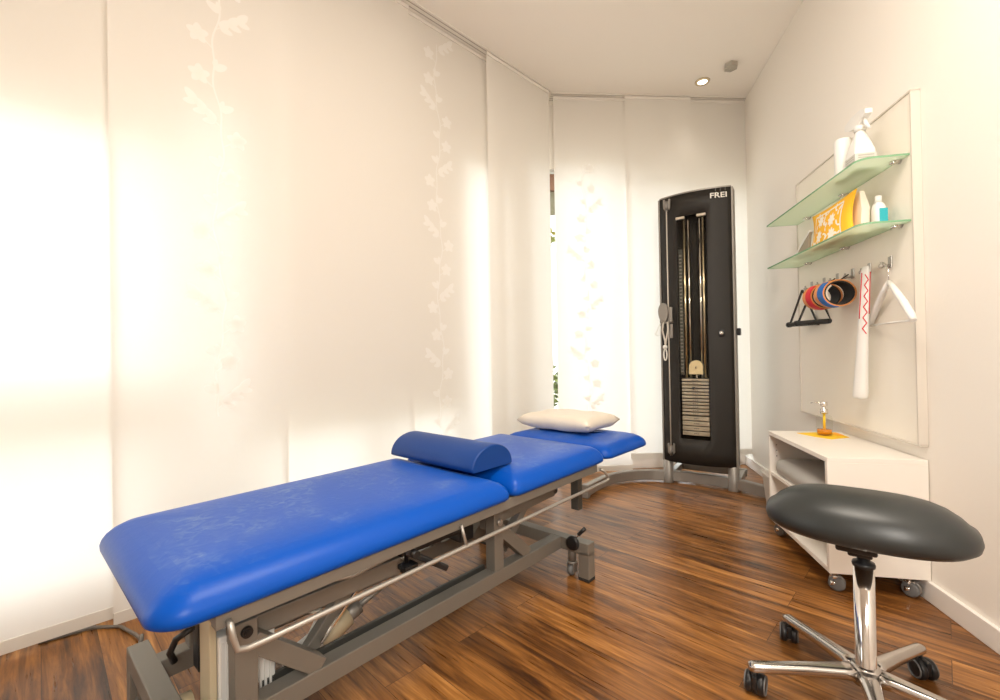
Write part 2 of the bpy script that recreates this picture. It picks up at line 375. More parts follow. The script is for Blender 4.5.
# ------------------------------------------------------------------ curtains
def vine(b, xc, z0, z1, y, seed):
    """flat appliqued leaves and stem along a vertical"""
    rnd = random.Random(seed); b.mi = 1
    def flat(P): fc = b.bm.faces.new([b.bm.verts.new(p) for p in P]); fc.material_index = 1
    def blob(cx, cz, a, w, l):
        P = []
        for k in range(14):
            t = 2*PI*k/14; px = l*0.5*math.cos(t)+l*0.5; pz = w*0.5*math.sin(t)*(1-0.25*math.cos(t))
            P.append((cx+px*math.cos(a)-pz*math.sin(a), y, cz+px*math.sin(a)+pz*math.cos(a)))
        flat(P)
    z = z0; path = []
    while z < z1:
        path.append((xc+0.018*math.sin(z*9+seed)+0.006*math.sin(z*31), z)); z += 0.02
    for (xa, za), (xb_, zb_) in zip(path, path[1:]):
        flat([(xa-0.0035, y, za), (xa+0.0035, y, za), (xb_+0.0035, y, zb_), (xb_-0.0035, y, zb_)])
    z = z0+0.03; side = 1; q = 0
    while z < z1-0.05:
        xs = xc+0.018*math.sin(z*9+seed)+0.006*math.sin(z*31)
        q += 1; kind = q % 5
        if kind == 0 or kind == 3:      # blossom on a short twig
            cx, cz = xs+side*0.055, z+0.045
            flat([(xs, y, z), (xs, y, z+0.005), (cx, y, cz+0.003), (cx, y, cz-0.003)])
            for a in range(5): blob(cx, cz, math.radians(a*72+20), 0.032, 0.042)
        elif kind == 1:                 # branch of leaves
            for j in range(3):
                bx, bz = xs+side*(0.02+0.035*j), z+0.02+0.03*j
                flat([(xs, y, z), (xs, y, z+0.004), (bx, y, bz+0.002), (bx, y, bz-0.002)])
                blob(bx, bz, math.radians(90+side*-40), 0.034, 0.062); blob(bx, bz, math.radians(90+side*-100), 0.028, 0.05)
        else:
            blob(xs, z, math.radians(90-side*62), 0.034, 0.058)
            blob(xs, z+0.012, math.radians(90-side*20), 0.02, 0.034)
        side = -side; z += 0.072+rnd.random()*0.02
def curtain(fr, x0, x1, y, zb, label, pat=None, seed=1):
    b = MB(); nseg = 10; top = H-0.014; th = 0.0014
    # very slight waviness of the hanging cloth
    def yy(x, z): return y + 0.004*math.sin((x-x0)*7+seed)*0.0
    xs = [x0+(x1-x0)*i/nseg for i in range(nseg+1)]
    for s_ in (0, th):
        V = [[b.bm.verts.new((x, yy(x, z)+s_, z)) for x in xs] for z in (zb, zb+0.06, 0.8, 1.6, 2.4, top)]
        for A, B in zip(V, V[1:]):
            for j in range(nseg):
                fc = b.bm.faces.new((A[j], A[j+1], B[j+1], B[j])); fc.smooth = True; fc.material_index = 0
        if s_ == 0: break
    # hem bar pocket and weight bar: a double layer at the foot
    b.box(x0, x1, y-0.003, y+0.004, zb, zb+0.045, 0.001)
    if pat: vine(b, pat[0], pat[1], pat[2], y-0.0020, seed)
    root = thing('sliding_curtain_panel', label, 'curtain', fr, ((x0+x1)/2, y, zb))
    b.build('fabric', [m_fab, m_vine], root)
    r = MB(); r.box(x0, x1, y-0.006, y+0.006, H-0.034, H-0.012, 0.001); r.build('carrier_bar', m_rail, root)
    return root
y0 = -WL
curtain(FLx, -1.02, -0.40, y0+0.0, 0.02, 'plain cream sliding curtain panel nearest the viewer, out of the frame at left')
curtain(FLx, -0.46, 0.205, y0+0.03, 0.022, 'leftmost plain cream sliding curtain panel, its hem ending left of the blue couch')
curtain(FLx, 0.19, 0.83, y0+0.0, 0.008, 'cream sliding curtain panel with floral vine applique, behind the near end of the couch', (0.552, 0.75, 3.05), 3)
curtain(FLx, 0.81, 1.57, y0+0.03, 0.01, 'wide plain cream sliding curtain panel between the two vine panels of the left wall')
curtain(FLx, 1.55, 2.31, y0+0.06, 0.01, 'cream sliding curtain panel with floral vine, behind the blue bolster, ceiling track showing above', (1.80, 0.45, 3.0), 5)
curtain(FLx, 2.19, 2.88, y0+0.0, 0.01, 'plain cream sliding curtain panel at the far end of the left wall beside the gap')
curtain(FB, 0.02, 0.63, 0.03, 0.02, 'backlit cream sliding curtain panel with vine, behind the beige pillow', (0.27, 0.5, 2.55), 8)
curtain(FB, 0.61, 1.17, 0.0, 0.12, 'plain cream sliding curtain panel directly behind the left half of the weight tower')
curtain(FB, 1.15, 1.66, 0.03, 0.12, 'plain cream sliding curtain panel between the weight tower and the right wall')

# ------------------------------------------------------------------ outside, seen through the gap between the curtains
m_ground = vary(M('garden_ground', (0.3, 0.3, 0.2), 0.9), (0.40, 0.38, 0.32), (0.5, 0.47, 0.4), 3)
m_leaf = vary(M('hedge_leaves', (0.2, 0.3, 0.05), 0.7), (0.05, 0.08, 0.010), (0.13, 0.15, 0.02), 9)
m_leafy = vary(M('yellow_green_leaves', (0.2, 0.3, 0.05), 0.7), (0.10, 0.12, 0.008), (0.22, 0.18, 0.01), 7)
m_terra = M('terracotta_tile', (0.11, 0.042, 0.014), 0.8); m_rend = M('ochre_render', (0.10, 0.085, 0.045), 0.9); m_eave = M('dark_eave', (0.05, 0.035, 0.025), 0.8)
g_ = MB(); g_.box(-30, 30, -4, 40, -0.35, -0.25); struct(g_.build('ground', m_ground, fr=FB))
def shrub(name, cx, cy, w, d, h, mat, label, seed):
    rnd = random.Random(seed); root = thing(name, label, 'shrub', FB, (cx, cy, -0.25))
    b = MB(); b.cyl((cx, cy, -0.25), (cx, cy, -0.25+h*0.5), 0.04, 0.02, 8); b.build('stem', m_eave, root)
    b = MB()
    for _ in range(900):
        t = rnd.random()*2*PI; q = rnd.random()**0.4; z = rnd.random()
        k = math.sin(PI*(0.15+0.8*z))
        p = Vector((cx+w*q*k*math.cos(t), cy+d*q*k*math.sin(t), -0.22+h*z)); s_ = 0.07+0.05*rnd.random()
        a = Vector((rnd.uniform(-1, 1), rnd.uniform(-1, 1), rnd.uniform(-.6, .6))).normalized()*s_; c = a.cross(Vector((rnd.uniform(-1, 1), rnd.uniform(-1, 1), rnd.uniform(-1, 1)))).normalized()*s_*0.5
        V = [b.bm.verts.new(p-a), b.bm.verts.new(p+c), b.bm.verts.new(p+a), b.bm.verts.new(p-c)]; b.bm.faces.new(V)
    b.build('foliage', mat, root); return root
shrub('garden_shrub', 0.35, 5.2, 0.9, 0.7, 1.35, m_leaf, 'low green shrub in the garden seen through the curtain gap', 1)
def small_tree(cx, cy, z0, z1, w_, mat, label, seed):
    rnd = random.Random(seed); root = thing('garden_tree', label, 'tree', FB, (cx, cy, -0.25))
    b = MB(); b.tube([(cx+0.5, cy, -0.25), (cx+0.46, cy, 1.5), (cx+0.3, cy, z1-0.3)], [0.07, 0.055, 0.02], 10); b.build('trunk', m_eave, root)
    b = MB()
    for _ in range(700):
        th_ = rnd.random()*2*PI; q = rnd.random()**0.5; z = rnd.random(); k = math.sin(PI*(0.1+0.8*z))
        p = Vector((cx+w_*q*k*math.cos(th_), cy+w_*q*k*math.sin(th_), z0+(z1-z0)*z)); s_ = 0.08+0.05*rnd.random()
        a = Vector((rnd.uniform(-1, 1), rnd.uniform(-1, 1), rnd.uniform(-.6, .6))).normalized()*s_; c = a.cross(Vector((rnd.uniform(-1, 1), rnd.uniform(-1, 1), rnd.uniform(-1, 1)))).normalized()*s_*0.5
        b.bm.faces.new([b.bm.verts.new(v) for v in (p-a, p+c, p+a, p-c)])
    b.build('foliage', mat, root)
small_tree(0.55, 7.2, 3.3, 4.2, 0.9, m_leafy, 'small yellow green tree in the garden seen through the curtain gap', 2)
hs = thing('neighbouring_house', 'neighbouring house with ochre and terracotta bands under a dark eave, seen through the curtain gap', 'house', FB, (0.9, 11, -0.25))
b = MB(); b.box(-3, 4.5, 11, 15, -0.25, 5.5); b.build('wall', m_whitep, hs)
b = MB(); b.box(-3.02, 4.52, 10.95, 15, 5.5, 6.25); b.build('upper_wall', m_rend, hs)
b = MB(); b.box(-3.1, 4.6, 10.8, 15.2, 6.25, 6.85); b.build('roof_band', m_terra, hs)
b = MB(); b.box(-3.4, 4.9, 10.4, 15.4, 6.85, 7.3); b.build('roof', m_eave, hs)

# ------------------------------------------------------------------ treatment couch (T frame: x across towards the viewer, y along)
VN, VF, ZC = -1.02, -1.68, 0.0
couch = thing('treatment_couch', 'long blue padded treatment couch on a grey steel lifting frame', 'couch', FT, (-1.35, 1.0, 0))
def pad(name, u0, u1, zb, zt, r0, r1, rise=0.0):
    """upholstered section; r0 and r1 are the plan radii at its two ends"""
    T = zt-zb
    lev = [(0.022, 0.0), (0.008, 0.02), (0.001, 0.09), (0.0, 0.22), (0.004, 0.38), (0.012, 0.53), (0.026, 0.68), (0.046, 0.81), (0.072, 0.90), (0.105, 0.96), (0.16, 0.99), (0.24, 1.0)]
    R_ = []
    for ins, h in lev:
        x0, x1, a, c = VF+ins, VN-ins, u0+ins, u1-ins
        P = []
        for (cx, cy, ang, r) in ((x1, c, 0, r1), (x0, c, 90, r1), (x0, a, 180, r0), (x1, a, 270, r0)):
            r = max(0.02, r-ins*0.55); sx = -1 if cx == x1 else 1; sy = -1 if cy == c else 1
            for k in range(9):
                t = math.radians(ang+90*k/8); px = cx+sx*r+r*math.cos(t); py = cy+sy*r+r*math.sin(t)
                P.append((px, py, zb+T*h+rise*(py-u0)/(u1-u0)))
        R_.append(P)
    b = MB(); b.loops(R_); o = b.build(name, m_blue, couch); return o
pad('leg_cushion', 0.185, 1.198, 0.484, 0.568, 0.07, 0.035, 0.008)
pad('back_cushion', 1.211, 1.865, 0.493, 0.578, 0.035, 0.05, 0.006)
pad('head_cushion', 1.875, 2.345, 0.500, 0.572, 0.05, 0.085)
# top frame rails under the cushions
b = MB()
for v in (-1.060, -1.640):
    b.bar((v, 0.295, 0.4665), (v, 1.815, 0.4765), 0.030, 0.036, 0.002)
for u in (0.31, 0.75, 1.17, 1.80): b.box(-1.64, -1.06, u-0.015, u+0.015, 0.455, 0.484, 0.002)
b.build('top_frame', m_grey, couch)
b = MB()
for v in (-1.16, -1.54): b.box(v-0.015, v+0.015, 1.80, 2.20, 0.458, 0.488, 0.002)
b.box(-1.56, -1.14, 2.10, 2.13, 0.46, 0.486, 0.002)
b.build('head_frame', m_greyd, couch)
# guard rods
for v, nm in ((-1.030, 'guard_rod'), (-1.67, 'guard_rod')):
    b = MB()
    P = [(v-0.012, 0.318, 0.462), (v, 0.318, 0.458), (v, 0.322, 0.43), (v, 0.330, 0.402), (v, 0.350, 0.396), (v, 0.40, 0.395), (v, 1.86, 0.408), (v, 1.885, 0.412), (v, 1.88, 0.43), (v, 1.84, 0.462), (v-0.012, 1.83, 0.466)]
    b.tube(P, 0.0065, 12); b.cyl((v-0.006, 0.965, 0.470), (v, 0.98, 0.40), 0.005)
    b.build(nm, m_rod, couch)
# floor frame
b = MB()
for v in (-1.205, -1.575): b.box(v-0.026, v+0.026, 0.29, 1.72, 0.110, 0.165, 0.003)
b.build('base_beams', m_grey, couch)
for u in (0.278, 1.735):
    b = MB(); b.box(-1.70, -1.035, u-0.026, u+0.026, 0.112, 0.166, 0.003); cb = b.build('crossbeam', m_grey, couch)
    for v in (-1.674, -1.061):
        b = MB(); b.box(v-0.026, v+0.026, u-0.026, u+0.026, 0.012, 0.125, 0.003); lg = b.build('leg', m_grey, couch)
        b = MB(); b.box(v-0.027, v+0.027, u-0.027, u+0.027, 0.0, 0.014, 0.003); b.build('rubber_foot', m_rubber, lg)
# castors with pedal
def couch_castor(v, u):
    b = MB(); b.cyl((v, u, 0.06), (v, u, 0.135), 0.018); b.cyl((v, u, 0.052), (v, u, 0.062), 0.022)
    b.box(v-0.018, v-0.014, u-0.02, u+0.016, 0.012, 0.056, 0.002); b.box(v+0.014, v+0.018, u-0.02, u+0.016, 0.012, 0.056, 0.002)
    r = b.build('castor', m_silver, couch)
    b = MB(); b.lathe((v-0.011, u-0.006, 0.024), [(0.008, 0), (0.022, 0.001), (0.0245, 0.005), (0.0245, 0.017), (0.022, 0.021), (0.008, 0.022)], 20, 'X'); b.build('castor_wheel', m_tgrey, r)
for v, u in ((-1.135, 1.735), (-1.135, 0.278), (-1.60, 1.735), (-1.60, 0.278)): couch_castor(v, u)
for u, sg in ((1.735, 1), (0.278, -1)):
    b = MB(); b.lathe((-1.112, u-0.028, 0.155), [(0.022, -0.012), (0.03, -0.01), (0.032, 0.0), (0.026, 0.012), (0.01, 0.016)], 20, 'Y'); r = b.build('brake_hub', m_black, couch)
    b = MB(); b.cyl((-1.112, u-0.03, 0.165), (-1.062, u-0.02, 0.222), 0.0045); rr_ = b.build('brake_lever', m_chrome, r)
    b = MB(); b.cyl((-1.084, u-0.025, 0.198), (-1.055, u-0.019, 0.230), 0.008, 0.0085); b.build('lever_grip', m_black, couch)
# posts, gussets, lift arms (near and far side)
for side, v0 in ((1, -1.205), (-1, -1.575)):
    for u, zt in ((0.398, 0.372), (1.298, 0.385)):
        b = MB(); b.box(v0-0.024, v0+0.024, u-0.026, u+0.026, 0.163, zt, 0.003); p = b.build('post', m_grey, couch)
        b = MB(); x = v0+side*0.025
        b.cyl((x, u, 0.348), (x+side*0.008, u, 0.348), 0.0135, 0.0125, 16); b.cyl((x+side*0.008, u, 0.348), (x+side*0.011, u, 0.348), 0.006, n=12)
        b.build('pivot_bolt', m_black if u < 1 else m_rod, p)
        b = MB(); b.bar((v0, u+0.015, 0.315), (v0, u+0.185, 0.165), 0.046, 0.046, 0.002); b.build('gusset', m_grey, p)
    for (ua, za, ub, zb_) in ((0.40, 0.318, 0.885, 0.315), (1.30, 0.333, 1.76, 0.352)):
        vv = v0-side*0.05
        b = MB(); b.bar((vv, ua-0.02, za), (vv, ub, zb_), 0.030, 0.050, 0.003); b.build('lift_arm', m_grey, couch)
for v in (-1.13, -1.59):
    b = MB(); b.box(v-0.02, v+0.02, 1.755, 1.79, 0.285, 0.457, 0.002); b.build('head_bracket', m_greyd, couch)
for u, z in ((1.765, 0.35), (0.88, 0.318)):
    b = MB(); b.cyl((-1.24, u, z), (-1.54, u, z), 0.016, n=14); b.build('cross_tube', m_greyd, couch)
for v in (-1.30, -1.48):
    b = MB(); b.bar((v, 1.62, 0.335), (v, 1.44, 0.165), 0.036, 0.034, 0.002); b.build('strut', m_grey, couch)
b = MB(); b.bar((-1.30, 0.76, 0.32), (-1.30, 0.58, 0.13), 0.03, 0.04, 0.002); b.build('strut', m_grey, couch)
b = MB(); b.bar((-1.26, 0.74, 0.29), (-1.26, 0.62, 0.18), 0.008, 0.008, 0.001); b.build('strut', m_chrome, couch)
# inner channel beside the near beam
b = MB(); b.box(-1.275, -1.262, 0.45, 1.30, 0.120, 0.160, 0.001); b.box(-1.262, -1.235, 0.45, 1.30, 0.120, 0.126); b.build('inner_channel', m_greyd, couch)
# electrics
b = MB(); b.box(-1.36, -1.26, 0.90, 1.20, 0.325, 0.420, 0.004); cb = b.build('control_box', m_black, couch)
b = MB(); b.box(-1.2585, -1.2575, 1.00, 1.06, 0.345, 0.385); b.build('box_label', m_letter, cb)
b = MB(); b.box(-1.34, -1.26, 1.17, 1.24, 0.285, 0.35, 0.006); b.build('plug_housing', m_black, couch)
b = MB(); b.box(-1.305, -1.262, 0.362, 0.495, 0.08, 0.315, 0.004)
for q in range(10): b.box(-1.262, -1.258, 0.366+q*0.0125, 0.372+q*0.0125, 0.085, 0.300)
pb = b.build('power_unit', m_whitep, couch)
b = MB(); b.box(-1.35, -1.270, 0.345, 0.361, 0.10, 0.375, 0.003); b.build('unit_cover', m_cream, pb)
b = MB(); b.lathe((-1.36, 0.27, 0.13), [(0.02, 0), (0.034, 0.004), (0.036, 0.03), (0.03, 0.034), (0.03, 0.06)], 20, 'Y'); b.build('motor_cap', m_cream, couch)
b = MB(); b.tube([(-1.38, 0.57, 0.085), (-1.38, 0.67, 0.115)], 0.036, 16); b.build('actuator_motor', m_whitep, couch)
b = MB(); b.cyl((-1.38, 0.67, 0.115), (-1.38, 0.77, 0.150), 0.040, 0.034, 16); b.build('actuator_collar', m_cream, couch)
b = MB(); b.cyl((-1.38, 0.76, 0.147), (-1.38, 0.81, 0.165), 0.026, n=16); b.cyl((-1.38, 0.80, 0.160), (-1.38, 0.90, 0.19), 0.010, n=12); b.build('actuator_rod', m_silver, couch)
b = MB(); b.box(-1.47, -1.42, 0.36, 0.40, 0.16, 0.45, 0.003); b.build('lifting_column', m_black, couch)
b = MB(); b.tube([(-1.39, 0.30, 0.235), (-1.385, 0.29, 0.265), (-1.37, 0.30, 0.30), (-1.345, 0.33, 0.325)], 0.008, 10); b.build('power_cable', m_black, couch)
b = MB(); b.tube([(-1.30, 0.55, 0.30), (-1.31, 0.62, 0.25), (-1.34, 0.66, 0.23), (-1.36, 0.64, 0.17), (-1.37, 0.62, 0.12)], 0.005, 8); b.build('motor_cable', m_cordw, couch)
# clamp handle under the rail
b = MB(); b.cyl((-1.085, 0.80, 0.435), (-1.045, 0.80, 0.430), 0.012); b.bar((-1.07, 0.78, 0.44), (-1.03, 0.90, 0.362), 0.013, 0.018, 0.004); hd = b.build('clamp_handle', m_black, couch)
b = MB(); b.lathe((-1.15, 0.84, 0.335), [(0.012, 0), (0.02, 0.004), (0.022, 0.02), (0.014, 0.03)], 12, 'Z'); b.box(-1.17, -1.13, 0.82, 0.87, 0.345, 0.36, 0.003); b.cyl((-1.15, 0.84, 0.36), (-1.15, 0.84, 0.455), 0.007); b.build('clamp_knob', m_black, couch)
b = MB(); b.tube([(-1.10, 0.50, 0.445), (-1.09, 0.62, 0.425), (-1.085, 0.76, 0.438)], 0.006, 8); b.build('release_cable', m_rod, couch)

# bolster
b = MB(); RB = 0.109; prof = []
UB, ZB = 1.223, 0.580
pr = [(UB-RB, ZB+0.004)] + [(UB-RB*math.cos(math.radians(a)), ZB+0.006+0.080*math.sin(math.radians(a))) for a in range(8, 180, 8)] + [(UB+RB, ZB+0.004), (UB+RB-0.006, ZB), (UB-RB+0.006, ZB)]
rings = []
for v, s_ in ((-1.135, 0.95), (-1.138, 0.985), (-1.146, 1.0), (-1.615, 1.0), (-1.623, 0.985), (-1.626, 0.95)):
    rings.append([(v, UB+(y-UB)*s_, ZB+(z-ZB)*s_) for y, z in pr])
b.loops(rings)
bo = b.build('half_round_bolster', m_blue3, fr=FT, org=(-1.35, UB, ZB)); tag(bo, 'blue half round bolster lying across the couch', 'cushion')
for p in bo.data.polygons:
    if len(p.vertices) > 6: p.use_smooth = False
# pillow
b = MB(); n = 20; PU0, PU1, PV0, PV1, PZ = 1.985, 2.325, -1.655, -1.19, 0.573
def pil(s_, sgn):
    R_ = []
    for j in range(n+1):
        for i in range(n+1):
            x = -1+2*i/n; y = -1+2*j/n
            hgt = (max(0, 1-abs(x)**5)*max(0, 1-abs(y)**5))**0.36
            pinch = 1-0.07*(1-abs(x)**2)*(abs(y)**3)
            pinch2 = 1-0.05*(1-abs(y)**2)*(abs(x)**3)
            R_.append((((PV0+PV1)/2+x*pinch2*(PV1-PV0)/2), ((PU0+PU1)/2+y*pinch*(PU1-PU0)/2), PZ+0.050+sgn*hgt*(0.048 if sgn < 0 else 0.043)+0.002*math.sin(x*9+y*5)*hgt))
    return R_
for sg in (1, -1):
    V = [b.bm.verts.new(p) for p in pil(1, sg)]
    for j in range(n):
        for i in range(n):
            q = (V[j*(n+1)+i], V[j*(n+1)+i+1], V[(j+1)*(n+1)+i+1], V[(j+1)*(n+1)+i]); fc = b.bm.faces.new(q); fc.smooth = True
bmesh.ops.remove_doubles(b.bm, verts=b.bm.verts, dist=1e-5)
po = b.build('pillow', m_pillow, fr=FT, org=(-1.4, 2.15, PZ)); tag(po, 'small beige pillow lying on the head end of the couch', 'pillow')
# cable on the floor
b = MB(); b.tube([(-2.30, 0.10, 0.006), (-2.27, 0.24, 0.008), (-2.20, 0.31, 0.006), (-2.08, 0.335, 0.012), (-1.95, 0.33, 0.05), (-1.83, 0.31, 0.12), (-1.71, 0.285, 0.150)], 0.006, 8)
cbo = b.build('power_cord', m_fcord, fr=FT, org=(-2.1, 0.3, 0)); tag(cbo, 'grey power cord from under the curtain to the left foot of the couch', 'cord')

# ------------------------------------------------------------------ weight tower (W frame: x to the right, y away)
tw = thing('cable_weight_tower', 'tall charcoal cable pull weight tower on a curved silver base, in the back corner', 'exercise machine', FW, (0, 0, 0))
def arcpath():
    P = [(-0.61, -0.66), (-0.607, -0.55), (-0.592, -0.38), (-0.553, -0.26), (-0.495, -0.165), (-0.42, -0.085), (-0.33, -0.028), (-0.22, 0.008), (-0.11, 0.032), (0, 0.042)]
    return P + [(-x, y) for x, y in P[-2:2:-1]]
A0 = arcpath(); A = []
for i in range(len(A0)-1):
    p0, p1, p2, p3 = [Vector((*A0[min(max(i+q, 0), len(A0)-1)], 0)) for q in (-1, 0, 1, 2)]
    for q in range(4):
        t = q/4; v = 0.5*((2*p1)+(-p0+p2)*t+(2*p0-5*p1+4*p2-p3)*t*t+(-p0+3*p1-3*p2+p3)*t**3); A.append((v.x, v.y))
A.append(A0[-1]); b = MB(); rings = []
for i, (x, y) in enumerate(A):
    d = Vector((A[min(i+1, len(A)-1)][0]-A[max(i-1, 0)][0], A[min(i+1, len(A)-1)][1]-A[max(i-1, 0)][1], 0)).normalized(); nn = Vector((-d.y, d.x, 0))
    w_ = 0.020
    rings.append([Vector((x, y, 0))+nn*a+Vector((0, 0, z)) for a, z in ((-w_, 0.014), (w_, 0.014), (w_+0.002, 0.02), (w_+0.002, 0.082), (w_-0.006, 0.088), (-w_+0.006, 0.088), (-w_-0.002, 0.082), (-w_-0.002, 0.02))])
b.loops(rings, smooth=False); base = b.build('curved_base', m_silver, tw)
b = MB(); b.box(-0.634, -0.586, -0.69, -0.645, 0.0, 0.094, 0.006); b.build('end_foot', m_silver, base)
b = MB(); b.box(0.530, 0.575, -0.29, -0.245, 0.0, 0.094, 0.006); b.build('end_foot', m_silver, base)
b = MB()
b.box(0.455, 0.495, -0.168, -0.160, 0.05, 0.062); b.build('base_label', m_dark, base)
b = MB()
b.box(-0.25, 0.27, 0.37, 0.41, 0.02, 0.075, 0.004)
for x in (-0.22, 0.24): b.box(x-0.02, x+0.02, 0.03, 0.38, 0.02, 0.07, 0.004)
b.build('rear_stabiliser', m_silver, tw)
# side columns
for sx in (-1, 1):
    b = MB(); R_ = []
    for z in (0.0, 0.01, 0.17, 0.18, 2.135):
        r = 0.036 if z < 0.175 else 0.0285
        cx = sx*0.222 if z < 0.175 else sx*0.232
        R_.append([(cx+r*math.cos(2*PI*j/20), r*math.sin(2*PI*j/20)+(0 if z < 0.175 else 0.012), z) for j in range(20)])
    b.loops(R_); b.build('side_column', m_silver, tw)
# front panel, convex, with a window cut-out and domed top
def yf(x): return -0.075 + 0.055*(x/0.25)**2
WX0, WX1, WZ0, WZ1 = -0.115, 0.088, 0.352, 1.985
def ztop(x): return 2.150+0.0*x
def zbot(x): return 0.175
xs = [-0.245, -0.22, -0.18, -0.15, WX0, -0.08, -0.04, 0.0, 0.04, WX1, 0.13, 0.18, 0.22, 0.245]
zs = [0.170, 0.26, WZ0, 0.8, 1.4, WZ1, 2.07, 2.150]
b = MB(); th = 0.012
for i in range(len(xs)-1):
    for j in range(len(zs)-1):
        xa, xb_, za, zb_ = xs[i], xs[i+1], zs[j], zs[j+1]
        if xa >= WX0-1e-6 and xb_ <= WX1+1e-6 and za >= WZ0-1e-6 and zb_ <= WZ1+1e-6: continue
        for off, fl in ((0, 1), (th, -1)):
            q = [(xa, yf(xa)+off, za), (xb_, yf(xb_)+off, za), (xb_, yf(xb_)+off, zb_), (xa, yf(xa)+off, zb_)]
            V = [b.bm.verts.new(p) for p in q]; fc = b.bm.faces.new(V[::fl]); fc.smooth = True
def strip(P, Q):
    V = [b.bm.verts.new(p) for p in P]; W_ = [b.bm.verts.new(p) for p in Q]
    for j in range(len(V)-1): b.bm.faces.new((V[j], V[j+1], W_[j+1], W_[j]))
for z in (0.170, 2.150): strip([(x, yf(x), z) for x in xs], [(x, yf(x)+th, z) for x in xs])
for x in (xs[0], xs[-1]): strip([(x, yf(x), z) for z in zs], [(x, yf(x)+th, z) for z in zs])
wx = [x for x in xs if WX0-1e-6 <= x <= WX1+1e-6]
for z in (WZ0, WZ1): strip([(x, yf(x), z) for x in wx], [(x, yf(x)+th, z) for x in wx])
for x in (WX0, WX1): strip([(x, yf(x), WZ0), (x, yf(x), WZ1)], [(x, yf(x)+th, WZ0), (x, yf(x)+th, WZ1)])
bmesh.ops.remove_doubles(b.bm, verts=b.bm.verts, dist=1e-5)
fp = b.build('front_panel', m_panel, tw)
b = MB()   # silver trim edges
for sx in (-1, 1): b.box(sx*0.250-0.006, sx*0.250+0.006, yf(0.245)-0.004, 0.085, 0.172, 2.148, 0.002)
V = [(x, yf(x)-0.003) for x in xs]
b.loops([[(x, yf(x)-0.002, 2.148), (x, yf(x)+0.03, 2.148), (x, yf(x)+0.03, 2.158), (x, yf(x)-0.002, 2.158)] for x in xs], smooth=False)
b.build('edge_trim', m_silver, tw)
b = MB(); b.box(-0.235, 0.235, 0.09, 0.10, 0.172, 2.13, 0.002); b.box(-0.235, 0.235, 0.0, 0.095, 2.11, 2.13); b.box(-0.235, 0.235, 0.0, 0.095, 0.172, 0.19); b.build('rear_housing', m_panel, tw)
b = MB(); b.box(-0.112, 0.086, -0.058, -0.0555, WZ0, WZ1); b.build('window_pane', m_acryl, tw)
for xa in (-0.118, 0.026):
    b = MB(); b.box(xa, xa+0.06, -0.084, -0.062, 1.962, 1.980, 0.002); b.build('window_clip', m_plate, tw)
for x, m_ in ((-0.072, m_brass), (-0.046, m_chrome), (0.032, m_chrome), (0.058, m_brass)):
    b = MB(); b.cyl((x, -0.028+0.02*(m_ is m_chrome), 0.80), (x, -0.028+0.02*(m_ is m_chrome), 1.965), 0.0085, n=16); b.build('guide_rod', m_, tw)
b = MB(); b.box(-0.113, -0.086, -0.034, -0.030, 0.82, 1.75)
b.mi = 1
for q in range(34): b.box(-0.108, -0.092, -0.0352, -0.034, 0.84+q*0.026, 0.849+q*0.026)
b.build('scale_strip', [m_greyd, m_silver], tw)
zz = 0.375
hs_ = [0.0365]*4+[0.0245]*11
hs_ = hs_[::1]
for q, hh in enumerate(hs_):
    b = MB(); b.box(-0.104, 0.080, -0.048, 0.03, zz+0.0035, zz+hh-0.0035, 0.002)
    b.mi = 1
    for dx in ((-0.026, -0.012, 0.002) if q > 3 else (-0.02, -0.008, 0.004)): b.box(dx-0.004, dx+0.004, -0.0492, -0.0475, zz+hh/2-0.003, zz+hh/2+0.003)
    b.build('weight_plate', [m_plate, m_dark], tw); zz += hh
    if q == 3: zz += 0.004
ZS = zz
b = MB(); b.cyl((-0.022, -0.052, ZS-0.07), (-0.022, -0.066, ZS-0.07), 0.009, n=12); b.build('selector_pin', m_black, tw)
b = MB(); b.cyl((-0.006, -0.010, ZS-0.01), (-0.006, -0.010, ZS+0.04), 0.007); b.build('selector_rod', m_chrome, tw)
b = MB(); P = [(-0.052, -0.045, ZS+0.030), (0.042, -0.045, ZS+0.030), (0.042, -0.045, ZS+0.085)]+[(-0.005+0.047*math.cos(math.radians(a)), -0.045, ZS+0.085+0.047*math.sin(math.radians(a))) for a in range(12, 180, 12)]+[(-0.052, -0.045, ZS+0.085)]
b.poly(P, (0, 0.03, 0)); cv = b.build('pulley_cover', m_wooddisc, tw)
b = MB(); b.cyl((-0.005, -0.046, ZS+0.08), (-0.005, -0.050, ZS+0.08), 0.008); b.build('cover_bolt', m_brass, cv)
b = MB(); b.cyl((-0.03, 0.01, ZS+0.1), (-0.03, 0.01, 1.95), 0.003, n=8); b.cyl((0.02, 0.01, ZS+0.1), (0.02, 0.01, 1.95), 0.003, n=8); b.build('lifting_cable', m_black, tw)
